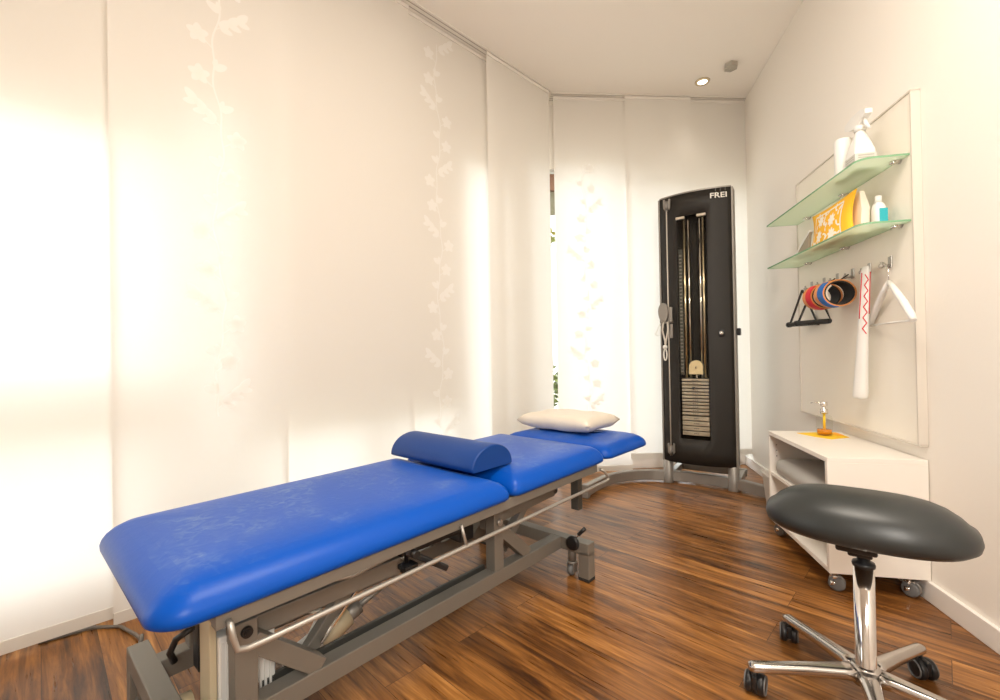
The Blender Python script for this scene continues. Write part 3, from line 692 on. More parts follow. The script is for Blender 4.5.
# pulleys, cable and carriage on the left of the panel
px_ = -0.183
for z in (2.085, 0.262):
    b = MB(); y = yf(px_)-0.018
    b.poly([(px_-0.026, y-0.004, z+0.045), (px_-0.014, y-0.004, z+0.048), (px_-0.006, y-0.004, z), (px_-0.014, y-0.004, z-0.035), (px_-0.024, y-0.004, z-0.02)], (0, 0.02, 0))
    b.poly([(px_+0.026, y-0.004, z+0.045), (px_+0.014, y-0.004, z+0.048), (px_+0.006, y-0.004, z), (px_+0.014, y-0.004, z-0.035), (px_+0.024, y-0.004, z-0.02)], (0, 0.02, 0))
    pl_ = b.build('pulley_fork', m_silver, tw)
    b = MB(); b.lathe((px_-0.006, y, z-0.005), [(0.01, 0), (0.040, 0), (0.034, 0.006), (0.040, 0.012), (0.01, 0.012)], 24, 'X'); b.build('pulley_wheel', m_silver, pl_)
b = MB(); yc = yf(px_)-0.03; b.cyl((px_, yc, 0.28), (px_, yc, 2.06), 0.0042, n=10); b.build('pull_cable', m_cord, tw)
cz = 1.262; yk = yf(px_)-0.05
b = MB(); P = []
for k in range(24):
    t = 2*PI*k/24; P.append((px_-0.028+0.036*math.cos(t), yk-0.022, cz+0.030+(0.062 if math.sin(t) > 0 else 0.082)*math.sin(t)))
b.poly(P, (0, 0.03, 0)); cr_ = b.build('carriage', m_silver, tw)
b = MB(); b.box(px_+0.006, px_+0.032, yk-0.015, yk+0.022, cz-0.06, cz+0.06, 0.006); b.box(px_-0.035, px_+0.036, yk-0.018, yk+0.016, cz-0.058, cz-0.048, 0.002); b.box(px_+0.014, px_+0.034, yk-0.012, yk+0.01, cz-0.17, cz-0.065, 0.004); b.build('carriage_bracket', m_silver, cr_)
for xa in (-0.05, 0.018):
    b = MB(); b.cyl((px_+xa, yk-0.02, cz-0.044), (px_+xa+0.02, yk-0.02, cz-0.044), 0.012); b.build('carriage_knob', m_silver, cr_)
b = MB(); b.tube([(px_-0.028, yk-0.02, cz-0.05), (px_-0.036, yk-0.02, cz-0.11), (px_-0.018, yk-0.02, cz-0.19), (px_-0.016, yk-0.02, cz-0.23)], 0.006, 8)
b.tube([(px_+0.002, yk-0.02, cz-0.05), (px_+0.004, yk-0.02, cz-0.11), (px_-0.012, yk-0.02, cz-0.19), (px_-0.016, yk-0.02, cz-0.23)], 0.006, 8); b.build('rope', m_cord, tw)
b = MB(); b.lathe((px_-0.018, yk-0.02, cz-0.235), [(0.004, -0.016), (0.014, -0.012), (0.018, 0), (0.014, 0.012), (0.004, 0.016)], 14); b.build('rope_stopper', m_cordw, tw)
b = MB(); b.tube([(px_-0.018-0.011*math.sin(t)*1.0, yk-0.02, cz-0.29+0.042*math.cos(t)) for t in [2*PI*k/16 for k in range(16)]], 0.005, 8, closed=True); b.build('snap_hook', m_cordw, tw)
b = MB(); b.tube([(px_-0.045, yk-0.01, cz-0.05), (px_-0.066, yk-0.02, cz-0.09), (px_-0.083, yk-0.03, cz-0.14), (px_-0.07, yk-0.03, cz-0.15), (px_-0.052, yk-0.02, cz-0.145), (px_-0.05, yk-0.02, cz-0.08)], 0.0035, 8); b.build('loose_cord', m_cordw, tw)
# dial and side knob
b = MB(); dy = yf(0.166); b.lathe((0.166, dy-0.004, 1.118), [(0.0, 0.0), (0.025, 0.0), (0.029, 0.004), (0.029, 0.007)], 24, 'Y', rot=None); dl_ = b.build('lock_bezel', m_black, tw)
b = MB(); b.lathe((0.170, dy-0.010, 1.118), [(0.0, 0), (0.012, 0.0), (0.014, 0.006)], 16, 'Y'); b.build('lock_cylinder', m_chrome, dl_)
b = MB(); b.box(0.262, 0.285, -0.02, 0.04, 1.10, 1.15, 0.005); b.build('side_knob', m_black, tw)
# lettering
def text(body, size, mat, parent, M_, name='lettering', shear=0.0, bold=0.0, ext=0.001):
    c = bpy.data.curves.new('t', 'FONT'); c.body = body; c.size = size; c.shear = shear; c.offset = bold; c.extrude = ext; c.align_x = 'CENTER'; c.align_y = 'CENTER'
    t = bpy.data.objects.new('t', c); sc.collection.objects.link(t)
    me = bpy.data.meshes.new_from_object(t.evaluated_get(bpy.context.evaluated_depsgraph_get())); bpy.data.objects.remove(t)
    me.transform(M_); me.transform(Matrix.Translation(-Vector(parent['_org']))); me.materials.clear(); me.materials.append(mat)
    o = bpy.data.objects.new(name, me); sc.collection.objects.link(o); o.parent = parent; o['_org'] = parent['_org']; return o
text('FREI', 0.052, m_letter, fp, Matrix.Translation((0.168, yf(0.168)-0.0035, 2.094)) @ Matrix.Rotation(math.atan(2*0.055*0.178/0.0625), 4, 'Z') @ Matrix.Rotation(PI/2, 4, 'X') @ Matrix.Scale(1.22, 4, (1, 0, 0)), 'maker_lettering', 0.0, 0.0008)
for q in range(3):
    b = MB(); x = 0.150+0.030*q; b.box(x-0.003, x+0.003, yf(x)-0.0025, yf(x)+0.002, 2.126, 2.146); b.build('logo_bar', m_greyd, fp)

# ------------------------------------------------------------------ wall board with shelves and hooks (R frame: x to the wall, y away)
bd = thing('wall_board', 'large white board with pale edge mounted on the right wall behind shelves and hooks', 'wall panel', FR, (WR, 2.6, 0.612))
b = MB(); b.box(WR-0.030, WR-0.001, 2.093, 3.13, 0.613, 2.013, 0.002); b.build('panel', m_board, bd)
b = MB(); b.box(WR-0.034, WR-0.001, 2.085, 2.093, 0.610, 2.016); b.box(WR-0.034, WR-0.001, 3.129, 3.137, 0.610, 2.016); b.box(WR-0.034, WR-0.001, 2.085, 3.137, 2.012, 2.019); b.box(WR-0.034, WR-0.001, 2.085, 3.137, 0.606, 0.613); b.build('edge_band', m_band, bd)
XB = WR-0.030
def shelf(z, label):
    t = thing('glass_shelf', label, 'shelf', FR, (XB, 2.65, z))
    x0, x1, y0, y1 = XB-0.175, XB, 2.105, 3.13; r = 0.05
    P = [(x1, y0), (x1, y1), (x0, y1)]+[(x0+r-r*math.cos(math.radians(a)), y0+r-r*math.sin(math.radians(a))) for a in range(0, 91, 15)]
    b = MB(); b.poly([(x, y, z-0.004) for x, y in P], (0, 0, 0.008))
    for f_ in b.bm.faces:
        if len(f_.verts) == 4: f_.material_index = 1
    b.build('glass_plate', [m_shelf, m_glassgreenedge], t)
    for y in (2.165, 2.565, 2.965):
        b = MB(); b.cyl((XB, y, z), (XB-0.030, y, z), 0.016, 0.014, 18); b.lathe((XB-0.024, y, z-0.016), [(0.009, 0), (0.013, 0.003), (0.013, 0.012)], 16); b.build('clamp', m_chrome, t)
    return t
shelf(1.770, 'upper frosted green glass shelf, holding the white spray bottle')
shelf(1.505, 'lower frosted green glass shelf, holding the yellow patterned bag')
hooks = [(2.937, 'farthest from the viewer, holding a black pull handle'), (2.791, 'second farthest, holding a black pull handle'), (2.65, 'above the red strapped cuff'), (2.507, 'above the blue strapped cuff'), (2.369, 'holding the white tube'), (2.219, 'holding the white coat hanger')]
for y, lb in hooks:
    b = MB(); z = 1.355; y = y+0.02
    b.box(XB-0.004, XB, y-0.012, y+0.012, z-0.016, z+0.032, 0.001)
    b.cyl((XB-0.003, y, z-0.008), (XB-0.032, y, z-0.008), 0.0055, n=12); b.lathe((XB-0.036, y, z-0.008), [(0.0, -0.010), (0.007, -0.008), (0.010, 0), (0.007, 0.008), (0, 0.010)], 12)
    b.cyl((XB-0.034, y, z-0.008), (XB-0.036, y, z+0.010), 0.004, n=10)
    o = b.build('coat_hook', m_rod, fr=FR, org=(XB, y, z)); tag(o, 'small metal wall hook ' + lb, 'hook')

# spray bottle
SX, SY, SZ = 1.150, 2.262, 1.7745
sp = thing('spray_bottle', 'white spray bottle with trigger and grey label on the upper glass shelf', 'bottle', FR, (SX, SY, SZ))
b = MB(); b.loops([rrect(SX-a, SX+a, SY-c, SY+c, rr_*min(a, c), SZ+z, 5) for a, c, z, rr_ in ((0.036, 0.036, 0, .25), (0.040, 0.040, 0.005, .25), (0.040, 0.040, 0.075, .25), (0.037, 0.037, 0.09, .35), (0.031, 0.031, 0.118, .5), (0.024, 0.024, 0.145, .8), (0.017, 0.017, 0.165, .95), (0.016, 0.016, 0.18, .98))]); b.build('body', m_whitep, sp)
b = MB(); b.box(SX-0.0415, SX+0.0415, SY-0.0415, SY+0.0415, SZ+0.012, SZ+0.062, 0.003)
b.mi = 1
for q in range(4): b.box(SX-0.030, SX+0.030, SY-0.0425, SY-0.041, SZ+0.020+0.010*q, SZ+0.024+0.010*q)
for q in range(4): b.box(SX-0.0425, SX-0.041, SY-0.030, SY+0.030, SZ+0.020+0.010*q, SZ+0.0225+0.010*q)
b.build('label', [m_labelw, m_greylab], sp)
b = MB(); b.cyl((SX, SY, SZ+0.170), (SX, SY, SZ+0.196), 0.021); b.build('collar', m_whitep, sp)
b = MB(); P = [(0.095, 0.215), (0.06, 0.200), (0.02, 0.192), (-0.02, 0.192), (-0.040, 0.212), (-0.066, 0.220), (-0.066, 0.240), (-0.03, 0.252), (0.04, 0.252), (0.092, 0.238)]
b.poly([(SX-0.014, SY+y, SZ+z) for y, z in P], (0.028, 0, 0)); b.build('spray_head', m_whitep, sp)
b = MB(); b.tube([(SX, SY-0.035, SZ+0.212), (SX, SY-0.045, SZ+0.185), (SX, SY-0.060, SZ+0.165), (SX, SY-0.072, SZ+0.155)], [0.007, 0.008, 0.007, 0.005], 10); b.build('trigger', m_whitep, sp)
b = MB(); b.loops([rrect(1.135-a, 1.135+a, 2.372-a, 2.372+a, a*0.95, SZ+z) for a, z in ((0.030, 0), (0.034, 0.006), (0.034, 0.175), (0.030, 0.186), (0.020, 0.190))])
o = b.build('white_canister', m_whitep, fr=FR, org=(1.135, 2.372, SZ)); tag(o, 'plain white canister directly behind the spray bottle', 'canister')
# yellow bag
BZ = 1.5095
bg_ = thing('patterned_bag', 'yellow pouch with white flower print standing on the lower glass shelf', 'bag', FR, (1.13, 2.46, BZ))
b = MB(); ny, nz = 12, 8
def bagpt(s_, t, side):
    yy = 2.462+(s_-0.5)*0.375*(0.93+0.16*abs(2*t-1)**2)
    z = BZ+(0.168+0.006*(1-s_))*t
    bul = 0.026*math.sin(PI*s_)**0.6*(1-0.75*t**3) + 0.003
    return (1.118+0.012*t+side*bul, yy, z+0.012*(abs(2*s_-1)**2)*t)
for side in (-1, 1):
    V = [[b.bm.verts.new(bagpt(i/ny, j/nz, side)) for i in range(ny+1)] for j in range(nz+1)]
    for j in range(nz):
        for i in range(ny): fc = b.bm.faces.new((V[j][i], V[j][i+1], V[j+1][i+1], V[j+1][i])); fc.smooth = True
    if side == -1: V0 = V
    else:
        for j in range(nz):
            for i in (0, ny): b.bm.faces.new((V0[j][i], V0[j+1][i], V[j+1][i], V[j][i]))
        for i in range(ny):
            for j in (0, nz): b.bm.faces.new((V0[j][i], V0[j][i+1], V[j][i+1], V[j][i]))
def onbag(s_, t): p = Vector(bagpt(s_, t, -1)); return (p.x-0.0015, p.y, p.z)
AS = 0.46
def pline(pts, wd):
    for (a0, a1), (c0, c1) in zip(pts, pts[1:]):
        dx, dz = c0-a0, (c1-a1)*AS; l_ = math.hypot(dx, dz) or 1; nx_, nz_ = -dz/l_*wd, dx/l_*wd/AS
        V = [b.bm.verts.new(onbag(*q)) for q in ((a0-nx_, a1-nz_), (c0-nx_, c1-nz_), (c0+nx_, c1+nz_), (a0+nx_, a1+nz_))]; fc = b.bm.faces.new(V); fc.material_index = 1
def pblob(cs, ct, a, l_, wd):
    P = []
    for k in range(10):
        t = 2*PI*k/10; px, pz = l_*(0.5+0.5*math.cos(t)), wd*0.5*math.sin(t)
        P.append((cs+px*math.cos(a)-pz*math.sin(a), min(0.97, max(0.02, ct+(px*math.sin(a)+pz*math.cos(a))/AS))))
    V = [b.bm.verts.new(onbag(*p)) for p in P]; fc = b.bm.faces.new(V); fc.material_index = 1
for q in range(6): pline([(0.16+0.68*q/6, 0.87), (0.16+0.68*(q+1)/6, 0.87)], 0.010)
for q in range(4): pline([(0.16, 0.05+0.82*q/4), (0.16, 0.05+0.82*(q+1)/4)], 0.010); pline([(0.84, 0.05+0.82*q/4), (0.84, 0.05+0.82*(q+1)/4)], 0.010)
for cs, ct in ((0.66, 0.68), (0.36, 0.56), (0.66, 0.24), (0.34, 0.16)):
    for k in range(8): pblob(cs, ct, 2*PI*k/8+0.2, 0.085, 0.040)
for cs, ct, a in ((0.50, 0.78, 0.3), (0.50, 0.42, 2.2), (0.52, 0.50, 0.7), (0.78, 0.46, 1.9), (0.22, 0.34, 1.2), (0.50, 0.10, 2.6), (0.77, 0.08, 0.4), (0.30, 0.78, 1.4), (0.22, 0.72, 2.5), (0.50, 0.26, 4.0), (0.22, 0.10, 0.5), (0.55, 0.62, 1.6), (0.76, 0.80, 2.0)):
    pblob(cs, ct, a, 0.075, 0.034); pblob(cs, ct, a+2.2, 0.055, 0.026)
b.build('pouch', [m_yelbag, m_bagw], bg_)
b = MB(); b.loops([[(1.150, 2.275, BZ), (1.185, 2.275, BZ), (1.185, 2.60, BZ), (1.150, 2.60, BZ)], [(1.150, 2.262, BZ+0.10), (1.182, 2.262, BZ+0.10), (1.182, 2.60, BZ+0.10), (1.150, 2.60, BZ+0.10)], [(1.148, 2.272, BZ+0.178), (1.166, 2.272, BZ+0.178), (1.166, 2.60, BZ+0.16), (1.148, 2.60, BZ+0.16)]], smooth=False); b.build('back_side', m_bagw, bg_)
# leaning grey panel
t = thing('tablet_stand', 'grey wedge shaped stand at the far side of the yellow pouch', 'stand', FR, (1.115, 2.74, BZ))
b = MB(); b.poly([(1.105, 2.672, BZ), (1.105, 2.83, BZ), (1.115, 2.672, BZ+0.105)], (0.012, 0, 0)); b.build('face', m_taupe, t)
b = MB(); b.poly([(1.100, 2.845, BZ), (1.100, 2.83, BZ), (1.112, 2.672, BZ+0.102), (1.112, 2.672, BZ+0.112)], (0.022, 0, 0)); b.build('rim', m_whitep, t)
# small bottle
bx_, by_ = 1.192, 2.222
bt = thing('small_bottle', 'small white bottle with teal label next to the yellow pouch', 'bottle', FR, (bx_, by_, BZ))
b = MB(); b.loops([rrect(bx_-a, bx_+a, by_-c, by_+c, a*0.7, BZ+z) for a, c, z in ((0.019, 0.021, 0), (0.021, 0.023, 0.004), (0.021, 0.023, 0.085), (0.016, 0.018, 0.100), (0.012, 0.012, 0.106))]); b.build('body', m_whitep, bt)
b = MB(); b.box(bx_-0.010, bx_+0.0225, by_-0.0245, by_+0.010, BZ+0.002, BZ+0.078, 0.003); b.build('label', m_teal, bt)
b = MB(); b.cyl((bx_, by_, BZ+0.105), (bx_, by_, BZ+0.135), 0.013, 0.012); b.build('cap', m_whitep, bt)

# black triangular pull handles
def handle(y, yaw, label):
    t = thing('cable_pull_handle', label, 'exercise handle', FR, (XB-0.034, y, 1.345), 'black pull handles')
    x = XB-0.040; z0, z1 = 1.345, 1.150; hw = 0.098
    dy, dx = math.cos(yaw)*hw, math.sin(yaw)*hw
    for s_, nm in ((1, 'strap'), (-1, 'strap')):
        b = MB(); b.bar((x, y, z0), (x+s_*dx, y+s_*dy, z1), 0.006, 0.017, 0.001, (0.3, 0.3, 0)); b.build(nm, m_black, t)
    b = MB(); dd = Vector((dx, dy, 0)).normalized()*0.016
    b.cyl((x-dx-dd.x, y-dy-dd.y, z1-0.004), (x+dx+dd.x, y+dy+dd.y, z1-0.004), 0.0135, n=16); b.build('grip', m_rubber, t)
    for s_ in (1, -1):
        b = MB(); b.cyl((x+s_*dx, y+s_*dy, z1-0.004), (x+s_*(dx+dd.x*1.1), y+s_*(dy+dd.y*1.1), z1-0.004), 0.016, n=16); b.build('end_cap', m_black, t)
handle(2.985, -0.35, 'black triangular pull handle on the farthest wall hook')
handle(2.845, -0.50, 'black triangular pull handle nearer the red strapped cuff')
# leather cuffs
def cuff(y, strapmat, label, name, yaw):
    X, Z, r, wd = XB-0.105, 1.262, 0.062, 0.075
    t = thing(name, label, 'cuff', FR, (X, y, Z-r), 'leather cuffs on the wall hooks')
    R_ = Matrix.Translation((X, y, Z)) @ Matrix.Rotation(yaw, 4, 'Z') @ Matrix.Rotation(-PI/2, 4, 'X')
    def ringm(ra, rb_, h0, h1, a0, a1, m_, nm, par):
        b = MB(); n = 28; rg = []
        for k in range(n+1):
            a = math.radians(a0+(a1-a0)*k/n); ca, sa = math.cos(a), math.sin(a)
            rg.append([R_ @ Vector((rr*ca*1.12, rr*sa*0.95, hh)) for rr, hh in ((ra, h0), (rb_, h0), (rb_, h1), (ra, h1))])
        b.loops(rg, smooth=False); return b.build(nm, m_, par)
    ringm(r, r+0.006, -wd/2, wd/2, 0, 360, m_leather, 'leather_band', t)
    ringm(r-0.007, r-0.0005, -wd/2+0.002, wd/2-0.002, 0, 360, m_lining, 'lining', t)
    ringm(r+0.0065, r+0.010, -0.038, 0.002, 95, 230, strapmat, 'strap', t)
    ringm(r-0.018, r-0.008, -0.028, 0.028, 140, 235, m_softw, 'soft_tongue', t)
    b = MB(); b.tube([(XB-0.045, y, 1.352), (XB-0.07, y, 1.335), (X+0.02, y, Z+r*0.95+0.004)], 0.003, 8); b.build('hanging_loop', m_lining, t)
cuff(2.60, m_red, 'tan leather cuff with red strap, beside the black handles', 'limb_cuff', 0.10)
cuff(2.475, m_blue2, 'tan leather cuff with blue strap, in front of the red strapped one', 'limb_cuff', 0.10)
# white tube with red zigzag
t = thing('hanging_tube', 'long white fabric tube with red zigzag stripe hanging from a hook', 'tube', FR, (XB-0.05, 2.33, 0.76))
TP = ((1.362, 0.008, 0.022), (1.34, 0.014, 0.026), (1.10, 0.018, 0.028), (0.95, 0.022, 0.030), (0.80, 0.028, 0.033), (0.775, 0.028, 0.033), (0.765, 0.023, 0.028))
def tubept(z, ph, off=0.0):
    for (z0_, a0, c0), (z1_, a1, c1) in zip(TP, TP[1:]):
        if z1_ <= z <= z0_: break
    q = (z-z1_)/(z0_-z1_); a = a1+(a0-a1)*q+off; c = c1+(c0-c1)*q+off
    return Vector((XB-0.050+a*math.cos(ph), 2.325+0.065*(1.36-z)/0.6+c*math.sin(ph), z))
b = MB(); b.loops([[tubept(z, 2*PI*k/24) for k in range(24)] for z, _, _ in TP]); b.build('sleeve', m_whitep, t)
b = MB(); P0 = math.radians(243)
zg = [tubept(1.325-0.024*q, P0+(0.42 if q % 2 else -0.30), 0.001) for q in range(12)]
for pa, pb_ in zip(zg, zg[1:]): b.bar(pa, pb_, 0.003, 0.004, 0)
for ph, ze in ((P0-1.0, 1.13), (P0+0.95, 1.15)):
    b.tube([tubept(1.335-(1.335-ze)*q/8, ph, 0.0005) for q in range(9)], 0.0022, 6)
b.build('red_zigzag', m_red, t)
b = MB(); b.tube([(XB-0.034, 2.389, 1.355), (XB-0.045, 2.37, 1.345), (XB-0.050, 2.345, 1.345)], 0.003, 8); b.build('loop', m_red, t)
# coat hanger
t = thing('coat_hanger', 'white coat hanger on the hook nearest the viewer', 'hanger', FR, (XB-0.052, 2.219, 1.10))
x = XB-0.040; y = 2.182
b = MB(); b.tube([(XB-0.033, 2.250, 1.350), (XB-0.034, 2.243, 1.358), (XB-0.034, 2.225, 1.360), (XB-0.036, 2.205, 1.348), (x, 2.195, 1.33), (x, 2.182, 1.318), (x, y, 1.265)], 0.0022, 8); b.build('hook_wire', m_chrome, t)
b = MB()
HP = [(0.0, 1.272), (0.05, 1.235), (0.12, 1.178), (0.18, 1.122), (0.2, 1.098)]
for s_ in (1, -1): b.tube([(x-0.16*d*s_, y-s_*d, z) for d, z in HP], [0.008, 0.012, 0.0135, 0.013, 0.010], 12)
b.cyl((x-0.16*0.195, y-0.195, 1.10), (x+0.16*0.195, y+0.195, 1.10), 0.0045, n=10)
b.build('shoulder_bar', m_whitep, t)

# ------------------------------------------------------------------ rolling cabinet
CX0, CX1, CY0, CY1, CZ0, CZ1 = 0.915, 1.268, 2.085, 2.735, 0.082, 0.553
cab = thing('rolling_cabinet', 'low white open fronted cabinet on castors against the right wall', 'cabinet', FR, (1.08, 2.4, 0))
b = MB(); tk = 0.02
b.box(CX0, CX1, CY0, CY1, CZ1-tk, CZ1, 0.0015); b.build('top_board', m_white, cab)
for y in (CY0, CY1-tk):
    b = MB(); b.box(CX0, CX1, y, y+tk, CZ0, CZ1-tk, 0.0015)
    b.mi = 1
    if y > CY0+0.1:
        for z in (0.42, 0.45, 0.48): b.cyl((CX0+0.035, y+0.0005, z), (CX0+0.035, y-0.0008, z), 0.003, n=8)
    b.build('side_panel', [m_white, m_dark], cab)
b = MB(); b.box(CX0, CX1, CY0+tk, CY1-tk, CZ0, CZ0+tk, 0.0015); b.build('bottom_board', m_white, cab)
b = MB(); b.box(CX1-0.008, CX1, CY0+tk, CY1-tk, CZ0+tk, CZ1-tk); b.build('back_board', m_white, cab)
b = MB(); b.box(CX0+0.004, CX1-0.008, CY0+tk, CY1-tk, 0.318, 0.336, 0.0015); b.build('middle_shelf', m_white, cab)
def cab_castor(v, u, ang):
    b = MB(); b.box(v-0.022, v+0.022, u-0.022, u+0.022, CZ0-0.004, CZ0, 0.001); b.cyl((v, u, 0.058), (v, u, CZ0-0.003), 0.010)
    b.box(v-0.013, v+0.013, u-0.018, u+0.012, 0.05, 0.062, 0.003); r = b.build('castor', m_chrome, cab)
    R_ = Matrix.Rotation(ang, 4, 'Z')
    for s_ in (-1, 1):
        b = MB(); cc = Vector((v, u, 0.031))+R_ @ Vector((s_*0.012-0.0045, -0.008, 0))
        b.lathe(cc, [(0.006, 0), (0.024, 0.0), (0.030, 0.003), (0.030, 0.007), (0.024, 0.009), (0.006, 0.009)], 24, rot=R_ @ Matrix.Rotation(PI/2, 4, 'Y')); b.build('castor_wheel', m_tgrey if s_ < 0 else m_silver, r)
    b = MB(); b.cyl((v-0.02, u-0.008, 0.031), (v+0.02, u-0.008, 0.031), 0.009, n=12); b.build('axle_cap', m_chrome, r)
for v, u, a in ((0.95, 2.125, 1.1), (1.215, 2.125, 0.7), (0.95, 2.695, 0.5), (1.215, 2.695, 0.3)): cab_castor(v, u, a)
b = MB(); R_ = []
for ins, z in ((0.02, 0.336), (0.004, 0.342), (0, 0.37), (0.004, 0.40), (0.02, 0.415), (0.05, 0.422)):
    R_.append(rrect(0.925+ins, 1.22-ins, 2.13+ins, 2.69-ins, 0.04, z+0.0005))
b.loops(R_); o = b.build('folded_cushion', m_padgrey, fr=FR, org=(1.07, 2.4, 0.336)); tag(o, 'grey cushion lying on the middle shelf of the white cabinet', 'cushion')
# wastebasket
t = thing('wastebasket', 'milky white wastebasket on the floor behind the white cabinet', 'bin', FR, (1.065, 2.89, 0))
b = MB(); b.loops([rrect(1.065-a*0.9, 1.065+a*0.9, 2.885-a, 2.885+a, a*0.3, z) for a, z in ((0.088, 0.002), (0.092, 0.008), (0.118, 0.255), (0.124, 0.262), (0.124, 0.270), (0.115, 0.270), (0.088, 0.012))], cap1=True); b.build('bin_body', m_binb, t)
# napkin, soap dispenser
b = MB()
R4 = [(1.055, 2.70), (1.175, 2.86), (1.235, 2.70), (1.16, 2.51)]
b.poly([(x, y, CZ1+0.0005) for x, y in [(1.03, 2.66), (1.15, 2.695), (1.225, 2.70), (1.225, 2.56), (1.12, 2.50), (1.075, 2.56)]], (0, 0, 0.002))
nap = b.build('paper_napkin', m_yel, fr=FR, org=(1.13, 2.6, CZ1)); tag(nap, 'yellow napkin under the glass soap dispenser', 'napkin')
b = MB(); b.poly([(x, y, CZ1+0.0028) for x, y in [(1.175, 2.655), (1.222, 2.68), (1.222, 2.60), (1.19, 2.585)]], (0, 0, 0.0015)); b.build('folded_corner', m_orange, nap)
SX, SY, SZ = 1.135, 2.605, CZ1+0.0048
t = thing('soap_dispenser', 'clear glass soap dispenser with steel pump and amber soap', 'soap dispenser', FR, (SX, SY, SZ))
b = MB(); b.lathe((SX, SY, SZ), [(0.0, 0), (0.033, 0.0), (0.035, 0.004), (0.035, 0.085), (0.030, 0.098), (0.016, 0.104), (0.0155, 0.112)], 28); b.build('glass_jar', m_acryl, t)
b = MB(); b.lathe((SX, SY, SZ+0.006), [(0, 0), (0.031, 0), (0.0315, 0.022), (0, 0.022)], 28); b.build('soap', m_amber, t)
b = MB(); b.cyl((SX, SY, SZ+0.028), (SX, SY, SZ+0.11), 0.006, n=12); b.build('dip_tube', m_yel, t)
b = MB(); b.lathe((SX, SY, SZ+0.108), [(0, 0), (0.017, 0), (0.017, 0.022), (0.008, 0.026), (0.007, 0.038), (0.015, 0.041), (0.015, 0.060), (0, 0.062)], 20); b.tube([(SX, SY, SZ+0.161), (SX-0.03, SY+0.03, SZ+0.163), (SX-0.042, SY+0.042, SZ+0.158)], 0.0032, 8); b.build('pump', m_chrome, t)

# ------------------------------------------------------------------ stool
az = 0.6698; FS = Matrix.Translation((1.001, 1.264, 0)) @ Matrix.Rotation(-az, 4, 'Z')
st = thing('swivel_stool', 'dark grey padded swivel stool on a chrome five star base, front right', 'stool', FS, (0, 0, 0))
b = MB(); R_ = []
SA, SB = 0.236, 0.155
def seatpt(ins, k, n=64):
    t = 2*PI*k/n; c, s_ = math.cos(t), math.sin(t)
    e = 2.7; rx = abs(c)**(2/e)*(1 if c > 0 else -1); ry = abs(s_)**(2/e)*(1 if s_ > 0 else -1)
    x = (SA-ins)*rx; return x, (SB-ins*0.9)*ry + 0.030*(x/SA)**2
for ins, z in ((0.12, 0.476), (0.05, 0.477), (0.020, 0.482), (0.004, 0.494), (0.0, 0.508), (0.004, 0.526), (0.015, 0.546), (0.034, 0.565), (0.060, 0.582), (0.088, 0.593), (0.115, 0.599), (0.14, 0.601)):
    rg = []
    for k in range(64):
        x, y = seatpt(ins, k)
        rg.append((x, y, z-(0.010*(x/SA)**2 if z > 0.54 else 0.0) - (0.010*(y/SB) if z > 0.54 else 0)))
    R_.append(rg)
b.loops(R_); b.build('seat', m_seat, st)
b = MB(); b.box(-0.060, 0.030, -0.085, 0.075, 0.450, 0.478, 0.006); b.box(-0.035, 0.02, -0.03, 0.03, 0.422, 0.452, 0.005); b.build('seat_bracket', m_black, st)
b = MB(); b.lathe((0, 0, 0.392), [(0.0, 0), (0.026, 0), (0.027, 0.006), (0.025, 0.012), (0.015, 0.016), (0.015, 0.034), (0, 0.034)], 28); b.build('column_bushing', m_black, st)
b = MB(); b.lathe((0, 0, 0.09), [(0, 0), (0.026, 0), (0.026, 0.02), (0.0240, 0.024), (0.0240, 0.300), (0, 0.302)], 36); b.build('gas_column', m_chrome, st)
b = MB(); b.lathe((0, 0, 0.070), [(0, 0), (0.034, 0), (0.040, 0.012), (0.040, 0.034), (0.033, 0.046), (0.028, 0.050), (0.0, 0.050)], 30); b.build('hub', m_alu, st)
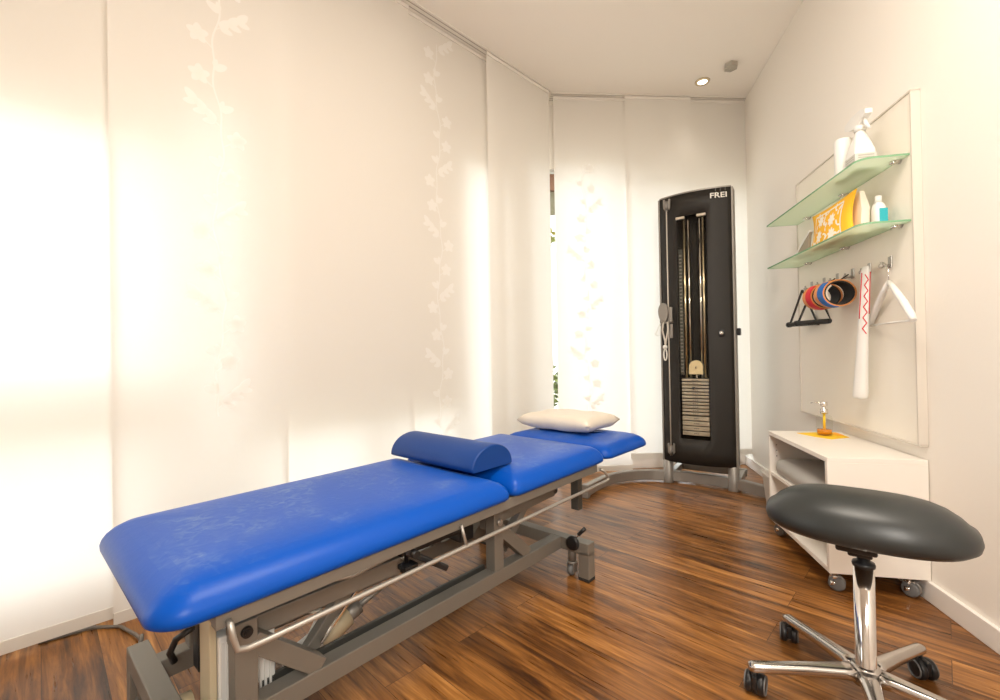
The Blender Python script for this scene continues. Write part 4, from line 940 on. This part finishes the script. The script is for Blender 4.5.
for k in range(5):
    a = math.radians(25+72*k)+az     # world heading -> local
    d = Vector((math.cos(a), math.sin(a), 0)); nn = Vector((-d.y, d.x, 0))
    b = MB(); rg = []
    for s_, z, hw, hh in ((0.02, 0.096, 0.030, 0.020), (0.06, 0.096, 0.023, 0.018), (0.15, 0.091, 0.018, 0.016), (0.25, 0.083, 0.0165, 0.014), (0.288, 0.081, 0.0165, 0.0135), (0.300, 0.080, 0.012, 0.010)):
        ring = []
        for q in range(16):
            t = 2*PI*q/16; c, s2 = math.cos(t), math.sin(t)
            ring.append(d*s_ + nn*(hw*abs(c)**0.75*(1 if c > 0 else -1)) + Vector((0, 0, z+hh*abs(s2)**0.75*(1 if s2 > 0 else -1))))
        rg.append(ring)
    b.loops(rg); lg = b.build('leg', m_alu, st)
    ca = a + (0.9 if k % 2 else -0.5); R_ = Matrix.Rotation(ca, 4, 'Z'); pc = d*0.285
    b = MB(); b.cyl(pc+Vector((0, 0, 0.05)), pc+Vector((0, 0, 0.072)), 0.008, n=12)
    off = R_ @ Vector((0.0, -0.012, 0))
    for s_ in (-1, 1):
        cc = pc+off+R_ @ Vector((s_*0.0145-0.010, 0, 0)); cc.z = 0.0295
        b.lathe(cc, [(0.0, -0.001), (0.022, 0.0), (0.028, 0.003), (0.0295, 0.006), (0.0295, 0.015), (0.028, 0.018), (0.0, 0.020)], 26, rot=R_ @ Matrix.Rotation(PI/2, 4, 'Y'))
    b.box(-0.008, 0.008, -0.024, 0.026, -0.01, 0.030, 0.004, rot=Matrix.Translation(pc+off+Vector((0, 0, 0.0295))) @ R_)
    b.build('castor', m_black, lg)
    for s_ in (-1, 1):
        b = MB(); cc = pc+off+R_ @ Vector((s_*0.0250, 0, 0)); cc.z = 0.0295
        b.tube([cc + R_ @ Vector((0, 0.0235*math.cos(2*PI*q/24), 0.0235*math.sin(2*PI*q/24))) for q in range(24)], 0.0024, 6, closed=True)
        b.build('wheel_rim', m_tgrey, lg)

# ------------------------------------------------------------------ ceiling fittings
sx, sy = 0.859, 3.80
t = thing('recessed_downlight', 'round recessed downlight glowing in the ceiling near the back corner', 'ceiling light', FR, (sx, sy, H-0.012))
b = MB(); b.lathe((sx, sy, H-0.010), [(0.036, 0.009), (0.038, 0.0), (0.052, 0.002), (0.056, 0.0095)], 28); 
b.build('ring', m_brass, t)
b = MB(); b.lathe((sx, sy, H-0.006), [(0, 0), (0.036, 0), (0.036, 0.0055), (0, 0.0055)], 24); b.build('lamp', m_lampon, t)
sl = bpy.data.lights.new('downlight_beam', 'SPOT'); sl.energy = 3.5; sl.color = WARM; sl.spot_size = 1.5; sl.spot_blend = 0.6; sl.shadow_soft_size = 0.04
so = bpy.data.objects.new('downlight_beam', sl); sc.collection.objects.link(so); so.location = FR @ Vector((sx, sy, H-0.03))
sx, sy = 1.017, 3.62
t = thing('ceiling_detector', 'small hexagonal grey detector on the ceiling next to the downlight', 'detector', FR, (sx, sy, H-0.04))
b = MB(); b.poly([(sx+0.048*math.cos(math.radians(a)), sy+0.048*math.sin(math.radians(a)), H-0.034) for a in range(20, 380, 60)], (0, 0, 0.033)); b.build('housing', m_detect, t)
b = MB(); b.lathe((sx, sy, H-0.038), [(0.0, 0), (0.024, 0.0), (0.028, 0.005)], 18); b.build('sensor_cap', m_detect, t)
for o in sc.objects:
    if '_org' in o: del o['_org']
